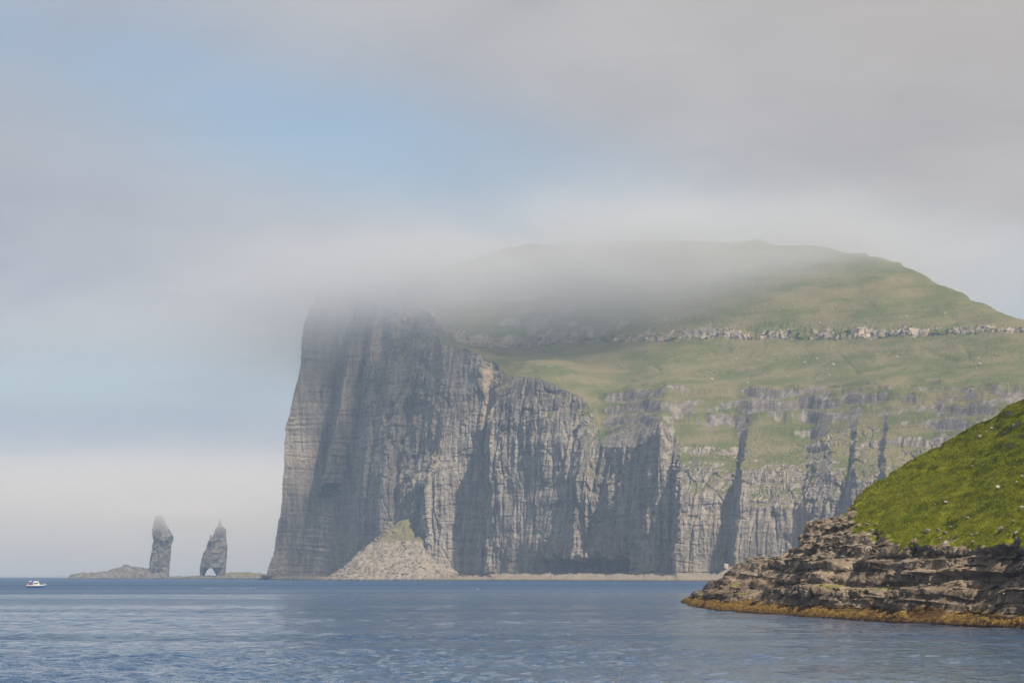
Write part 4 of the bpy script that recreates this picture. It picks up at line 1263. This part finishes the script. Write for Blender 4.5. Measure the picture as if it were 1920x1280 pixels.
# ------------------------------------------------------------------ the fishing boat
def build_boat():
    Yb = 1270.0
    X, Y, _ = at(67, HY, Yb)
    root = empty('fishing_boat', (X, Y, 0.0), radians(-8))
    tag(root, 'small fishing boat with blue hull and white wheelhouse out on the sea', 'boat')
    blue = plain("blue hull paint", (0.03, 0.16, 0.38), 0.4)
    white = plain("white boat paint", (0.80, 0.78, 0.74), 0.4)
    cream = plain("cream cabin side", (0.72, 0.66, 0.55), 0.5)
    glass = plain("dark cabin glass", (0.03, 0.035, 0.04), 0.1)
    red = plain("orange red float", (0.60, 0.10, 0.05), 0.5)
    pink = plain("faded red fender", (0.55, 0.25, 0.18), 0.6)
    deckm = plain("grey green deck", (0.30, 0.34, 0.31), 0.7)
    Lh = 8.6
    ns, nr = 28, 9

    def section(t):
        """half breadth, keel height, sheer height at station t (0 stern .. 1 bow)"""
        hb = 1.35 * (1 - max(0, (t - 0.55) / 0.45) ** 2.2) * (0.9 + 0.1 * min(1, t / 0.2))
        keel = -0.45 + 0.5 * max(0, (t - 0.8) / 0.2) ** 2
        sheer = 0.92 + 0.10 * (1 - t) ** 2 + 0.52 * max(0, (t - 0.45) / 0.55) ** 2
        return max(hb, 0.02), keel, sheer

    def hull(z_lo, z_hi, off, name, mat):
        """skin between two fractions of the side height"""
        V, Fc = [], []
        for i in range(ns):
            t = i / (ns - 1)
            hb, k, s = section(t)
            for j in range(2 * nr - 1):
                q = (j - (nr - 1)) / (nr - 1)          # -1 port rail .. 0 keel .. 1 starboard rail
                f = z_lo + (z_hi - z_lo) * abs(q) if z_lo == 0 else None
                side = abs(q)
                zf = z_hi * side
                y = math.copysign(hb * (zf ** 0.42 if zf > 0 else 0) * (0.86 + 0.14 * zf) + (off if zf > 0 else 0), q)
                xx = -Lh / 2 + Lh * t + 0.75 * t ** 4 * zf
                V.append((xx, y, k + (s - k) * zf))
        w_ = 2 * nr - 1
        for i in range(ns - 1):
            for j in range(w_ - 1):
                Fc.append((i * w_ + j, (i + 1) * w_ + j, (i + 1) * w_ + j + 1, i * w_ + j + 1))
        Fc.append(tuple(range(w_))[::-1])
        me = bpy.data.meshes.new(name)
        me.from_pydata(V, [], Fc)
        me.polygons.foreach_set('use_smooth', [True] * (len(Fc) - 1) + [False])
        me.update()
        return link(name, me, mat, root)

    hl = hull(0, 1.0, 0.0, 'hull', blue)
    # white rubbing band and bulwark
    def strip(f0, f1, name, mat, off, parent=root):
        bm = bmesh.new()
        for sgn in (-1, 1):
            prev = None
            for i in range(ns):
                t = i / (ns - 1)
                hb, k, s = section(t)
                ring = []
                for f, o_ in ((f0, off), (f1, off), (f1, off - 0.10), (f0, off - 0.10)):
                    z = k + (s - k) * f
                    ff = min(f, 1.0)
                    y = sgn * (max(0.0, hb * ff ** 0.42 * (0.86 + 0.14 * ff) + o_))
                    ring.append(bm.verts.new((-Lh / 2 + Lh * t + 0.75 * t ** 4 * f, y, z)))
                if prev:
                    for a in range(4):
                        b = (a + 1) % 4
                        bm.faces.new((prev[a], prev[b], ring[b], ring[a]))
                else:
                    bm.faces.new(ring)
                prev = ring
            bm.faces.new(prev[::-1])
        return bm_obj(name, bm, mat, parent)
    strip(0.90, 1.13, 'bulwark', white, 0.05)
    strip(0.0, 0.30, 'boot_stripe', plain("dark anti fouling", (0.05, 0.07, 0.11), 0.6), 0.02, hl)
    bm = bmesh.new()
    ring = []
    for sgn in (1, -1):
        for i in (range(ns) if sgn > 0 else range(ns - 1, -1, -1)):
            t = i / (ns - 1)
            hb, k, s = section(t)
            ring.append(bm.verts.new((-Lh / 2 + Lh * t + 0.5 * t ** 4, sgn * max(hb - 0.03, 0.01), s - 0.12)))
    bm.faces.new(ring)
    bm_obj('deck', bm, deckm, root)
    # wheelhouse
    wh = None
    bm = bmesh.new()
    prof = [(-0.9, 0.85), (1.85, 0.85), (1.85, 1.7), (1.45, 2.55), (-0.9, 2.55)]
    a = [bm.verts.new((x, -0.85, z)) for x, z in prof]
    b = [bm.verts.new((x, 0.85, z)) for x, z in prof]
    bm.faces.new(a)
    bm.faces.new(b[::-1])
    for i in range(5):
        j = (i + 1) % 5
        bm.faces.new((a[j], a[i], b[i], b[j]))
    wh = bm_obj('wheelhouse', bm, white, root)
    bm = bmesh.new()
    box(bm, (-0.15, 0, 2.62), (2.2, 1.9, 0.12))
    bm_obj('roof', bm, white, wh)
    bm = bmesh.new()
    box(bm, (0.15, -0.865, 1.32), (1.7, 0.04, 0.75))
    bm_obj('side_panel', bm, cream, wh)
    for sgn in (-1, 1):
        for x0, x1 in ((-0.6, 0.05), (0.2, 0.95), (1.12, 1.5)):
            bm = bmesh.new()
            box(bm, ((x0 + x1) / 2, sgn * 0.89, 2.02), (x1 - x0, 0.04, 0.62))
            bm_obj('window', bm, glass, wh)
    for y0 in (-0.5, 0.05):
        bm = bmesh.new()
        vs_ = [bm.verts.new((x, y, z)) for x, y, z in ((1.80, y0, 1.84), (1.80, y0 + 0.45, 1.84), (1.55, y0 + 0.45, 2.42), (1.55, y0, 2.42))]
        bm.faces.new(vs_)
        r_ = bmesh.ops.extrude_face_region(bm, geom=bm.faces[:])
        for v in [g for g in r_['geom'] if isinstance(g, bmesh.types.BMVert)]:
            v.co += Vector((0.06, 0, 0.03))
        bm_obj('windscreen', bm, glass, wh)
    bm = bmesh.new()
    box(bm, (-0.15, 0, 2.86), (0.9, 0.8, 0.4), 0.8)
    bm_obj('hatch_box', bm, white, wh)
    bm = bmesh.new()
    tube(bm, (0.9, 0, 2.6), (0.9, 0, 2.85), 0.09, 8)
    tube(bm, (0.9, 0, 2.85), (0.9, 0, 3.12), 0.34, 14)
    bm_obj('radar', bm, white, root)
    bm = bmesh.new()
    tube(bm, (0.4, 0.2, 2.6), (0.4, 0.2, 5.6), 0.05)
    tube(bm, (0.4, -0.5, 4.5), (0.4, 0.9, 4.5), 0.035)
    bm_obj('mast', bm, STEEL, root)
    bm = bmesh.new()
    tube(bm, (0.6, -0.4, 2.6), (0.6, -0.4, 5.0), 0.025)
    bm_obj('aerial', bm, STEEL, root)
    # stern gantry with a white box, net hauler and floats
    bm = bmesh.new()
    for sgn in (-1, 1):
        tube(bm, (-3.6, sgn * 0.9, 0.9), (-2.7, sgn * 0.8, 2.75), 0.05)
        tube(bm, (-2.2, sgn * 0.9, 0.9), (-2.7, sgn * 0.8, 2.75), 0.05)
    tube(bm, (-2.7, -0.8, 2.75), (-2.7, 0.8, 2.75), 0.05)
    bm_obj('gantry', bm, STEEL, root)
    bm = bmesh.new()
    box(bm, (-2.55, 0, 2.98), (0.85, 1.1, 0.32))
    bm_obj('raft_case', bm, white, root)
    for x_, y_, z_, r_ in ((-3.75, -0.6, 1.35, 0.36), (-3.3, -0.75, 1.25, 0.33), (-3.6, -0.3, 1.75, 0.33)):
        bm = bmesh.new()
        bmesh.ops.create_uvsphere(bm, u_segments=14, v_segments=10, radius=r_)
        for v in bm.verts:
            v.co = Vector((v.co.x * 0.9 + x_, v.co.y * 0.9 + y_, v.co.z * 1.15 + z_))
        bm_obj('float_buoy', bm, red, root)
    bm = bmesh.new()
    box(bm, (-1.35, -0.55, 1.15), (0.8, 0.6, 0.5), 0.9)
    bm_obj('fish_bin', bm, pink, root)
    bm = bmesh.new()
    for k in range(5):
        x_ = 2.2 + k * 0.55
        hb, kk, s = section((x_ + Lh / 2) / Lh)
        for sgn in (-1, 1):
            tube(bm, (x_, sgn * hb * 0.93, s), (x_ + 0.08, sgn * hb * 0.93, s + 0.62), 0.025)
            if k:
                hb0, _, s0 = section((x_ - 0.55 + Lh / 2) / Lh)
                tube(bm, (x_ - 0.47, sgn * hb0 * 0.93, s0 + 0.62), (x_ + 0.08, sgn * hb * 0.93, s + 0.62), 0.025)
    bm_obj('bow_rail', bm, STEEL, root)


build_boat()

# ------------------------------------------------------------------ gulls resting on the water
def gull_mesh():
    bm = bmesh.new()
    # one body lofted from tail to bill
    prof = [(-0.34, 0.0, 0.13, 0.010), (-0.26, 0, 0.125, 0.035), (-0.14, 0, 0.11, 0.085), (0.0, 0, 0.10, 0.11), (0.10, 0, 0.115, 0.095), (0.16, 0, 0.165, 0.06),
            (0.18, 0, 0.225, 0.05), (0.215, 0, 0.26, 0.055), (0.25, 0, 0.255, 0.035), (0.29, 0, 0.242, 0.015), (0.325, 0, 0.232, 0.005)]
    rings = []
    for x, y, z, r in prof:
        rings.append([bm.verts.new((x, r * cos(2 * pi * i / 10), z + r * 0.85 * sin(2 * pi * i / 10))) for i in range(10)])
    for a, b in zip(rings, rings[1:]):
        for i in range(10):
            bm.faces.new((a[i], a[(i + 1) % 10], b[(i + 1) % 10], b[i]))
    bm.faces.new(rings[0][::-1])
    bm.faces.new(rings[-1])
    me = bpy.data.meshes.new('gull')
    bmesh.ops.recalc_face_normals(bm, faces=bm.faces[:])
    bm.to_mesh(me)
    bm.free()
    me.polygons.foreach_set('use_smooth', [True] * len(me.polygons))
    me.materials.append(plain("white plumage", (0.82, 0.82, 0.80), 0.7))
    return me


gme = gull_mesh()
rng = random.Random(3)
spots = []
for px in [385, 389, 392, 396, 400, 404, 407, 411, 417, 421, 428, 436, 441, 444, 450, 455, 459, 463, 468, 471, 477]:
    spots.append((px + rng.uniform(-1, 1), 1102.3 + rng.uniform(-0.6, 1.0), 'white gull floating in the long line of gulls off the cliff foot', 'gulls floating in a line on the sea'))
spots += [(160, 1115.5, 'lone white gull floating closest to the camera, right of the boat', None),
          (226, 1101.5, 'white gull floating alone between the boat and the line of gulls', None),
          (171, 1101.5, 'white gull floating a little right of the boat', None),
          (38, 1100.5, 'white gull floating just left of the boat', None),
          (896, 1104.5, 'lone white gull floating below the great dark buttress', None),
          (995, 1101, 'white gull floating near the middle of the bay, one of a close pair', None),
          (999, 1092, 'white gull floating close in below the cliff ledge', None)]
for px, py, lab, grp in spots:
    Y = CAMH * F / (py - HY)
    o = bpy.data.objects.new('gull', gme)
    o.location = ((px - 960) / F * Y, Y, -0.03)
    o.rotation_euler = (0, 0, rng.uniform(0, 6.28))
    s = rng.uniform(1.0, 1.3)
    o.scale = (s, s, s)
    col.objects.link(o)
    tag(o, lab, 'gull', grp)

# ------------------------------------------------------------------ air: even haze, and the low cloud lying on the mountain and round the stacks
def box_mesh(name, lo, hi):
    bm = bmesh.new()
    box(bm, [(a + b) / 2 for a, b in zip(lo, hi)], [b - a for a, b in zip(lo, hi)])
    me = bpy.data.meshes.new(name)
    bmesh.ops.recalc_face_normals(bm, faces=bm.faces[:])
    bm.to_mesh(me)
    bm.free()
    return me


def volume_mat(name, density_fn, color, aniso=0.2, step=1.0):
    m, t = new_mat(name)
    v = t.n('ShaderNodeVolumePrincipled')
    t.put(v.inputs['Color'], color)
    v.inputs['Anisotropy'].default_value = aniso
    d = density_fn(t)
    t.put(v.inputs['Density'], d)
    o = t.n('ShaderNodeOutputMaterial')
    t.put(o.inputs['Volume'], v.outputs[0])
    try:
        m.cycles.volume_step_rate = step
        m.cycles.homogeneous_volume = not isinstance(d, bpy.types.NodeSocket)
    except Exception:
        pass
    return m


HAZE = 0.000082
hz = link('haze', box_mesh('haze', (-17000, -600, -3.0), (17000, 35000, 432)), volume_mat("pale sea haze", lambda t: HAZE, (0.56, 0.745, 1.0), 0.0))
tag(hz, 'pale blue sea haze filling the air', 'haze', kind='stuff')


def pos3(t):
    s = t.n('ShaderNodeSeparateXYZ')
    p = t.n('ShaderNodeNewGeometry').outputs['Position']
    t.put(s.inputs[0], p)
    return p, s.outputs[0], s.outputs[1], s.outputs[2]


def cap_density(t):
    p, x, y, z = pos3(t)
    n = t.noise(t.vm('MULTIPLY', p, (1 / 260, 1 / 330, 1 / 110)), 1.0, 4.0, 0.6, 0.7)
    n2 = t.m('SUBTRACT', n, 0.5)
    # a thin sheet of stratus at the height of the summit, torn underneath
    zc = t.m('ADD', t.m('SUBTRACT', z, t.ss(x, -250.0, 300.0, 318.0, 346.0)), t.m('MULTIPLY', n2, -130.0))
    lower = t.gauss((zc, 0.0, 44.0))
    across = t.m('MULTIPLY', t.ss(x, -120.0, 480.0, 1.45, 0.36), t.ss(x, -460.0, -240.0, 0.38, 1.0))
    depth = t.m('MULTIPLY', t.ss(t.m('SUBTRACT', y, t.ss(x, -160.0, 150.0, 3120.0, 2770.0)), 0.0, 240.0), t.ss(y, 3450.0, 3680.0, 1.0, 0.0))
    ends = t.m('MULTIPLY', t.ss(x, -1400.0, -500.0), t.ss(x, 500.0, 900.0, 1.0, 0.0))
    s = t.m('MULTIPLY', t.m('MULTIPLY', lower, across), t.m('MULTIPLY', depth, ends))
    s = t.m('MULTIPLY', s, t.ss(n, 0.28, 0.66, 0.35, 1.25))
    s = t.m('MULTIPLY', s, CLOUD)
    veil = t.gauss((x, 140.0, 330.0), (y, 2965.0, 90.0), (t.m('ADD', z, t.m('MULTIPLY', n2, -100.0)), 345.0, 52.0))
    s = t.m('ADD', s, t.m('MULTIPLY', veil, t.ss(n, 0.3, 0.66, 0.010, 0.022)))
    # thick cloud hugging the rim of the sea cliff and curling over it
    yr = t.m('SUBTRACT', y, t.ss(x, -200.0, -80.0, 3245.0, 3060.0))
    curl = t.gauss((x, -215.0, 120.0), (yr, 0.0, 40.0), (t.m('ADD', z, t.m('MULTIPLY', n2, -80.0)), 351.0, 42.0))
    wisp = t.gauss((x, -112.0, 62.0), (y, 3070.0, 42.0), (t.m('ADD', z, t.m('MULTIPLY', n2, -70.0)), 322.0, 30.0))
    return t.m('ADD', s, t.m('ADD', t.m('MULTIPLY', curl, 0.025), t.m('MULTIPLY', wisp, 0.022)))


CLOUD = 0.0056
cap = link('mountain_cloud', box_mesh('mountain_cloud', (-1420, 2730, 190), (920, 3700, 500)), volume_mat("soft hill cloud", cap_density, (0.86, 0.865, 0.88), 0.1, 0.35))
tag(cap, 'low grey cloud lying across the mountain top', 'cloud', kind='stuff')


def bank_density(t):
    p, x, y, z = pos3(t)
    n = t.noise(t.vm('MULTIPLY', p, (1 / 500, 1 / 500, 1 / 130)), 1.0, 2.0, 0.55, 0.4)
    n2 = t.m('SUBTRACT', n, 0.5)
    up = t.ss(t.m('ADD', z, t.m('MULTIPLY', n2, 60.0)), 0.0, 150.0, 0.28, 1.0)
    dn = t.ss(t.m('ADD', z, t.m('MULTIPLY', n2, 130.0)), 110.0, 285.0, 1.0, 0.0)
    fr = t.m('MULTIPLY', t.ss(y, 4250.0, 4700.0), t.ss(y, 5500.0, 6300.0, 1.0, 0.0))
    sd_ = t.m('MULTIPLY', t.ss(x, -3400.0, -2400.0), t.ss(x, 900.0, 1800.0, 1.0, 0.0))
    s = t.m('MULTIPLY', t.m('MULTIPLY', up, dn), t.m('MULTIPLY', fr, sd_))
    s = t.m('MULTIPLY', t.m('MULTIPLY', s, t.ss(n, 0.25, 0.7, 0.55, 1.2)), 0.0036)
    # wisps caught on the tops of the two stacks
    wisp = t.gauss((y, 4130.0, 90.0), (t.m('ADD', z, t.m('MULTIPLY', n2, 30.0)), 96.0, 19.0), (x, -500.0, 170.0))
    return t.m('ADD', s, t.m('MULTIPLY', wisp, 0.014))


bank = link('fog_bank', box_mesh('fog_bank', (-3500, 3900, 1), (2000, 6400, 330)), volume_mat("sea fog bank", bank_density, (0.98, 0.94, 0.895), 0.1, 0.45))
tag(bank, 'low bank of pale sea fog behind and around the stack tops', 'fog', kind='stuff')
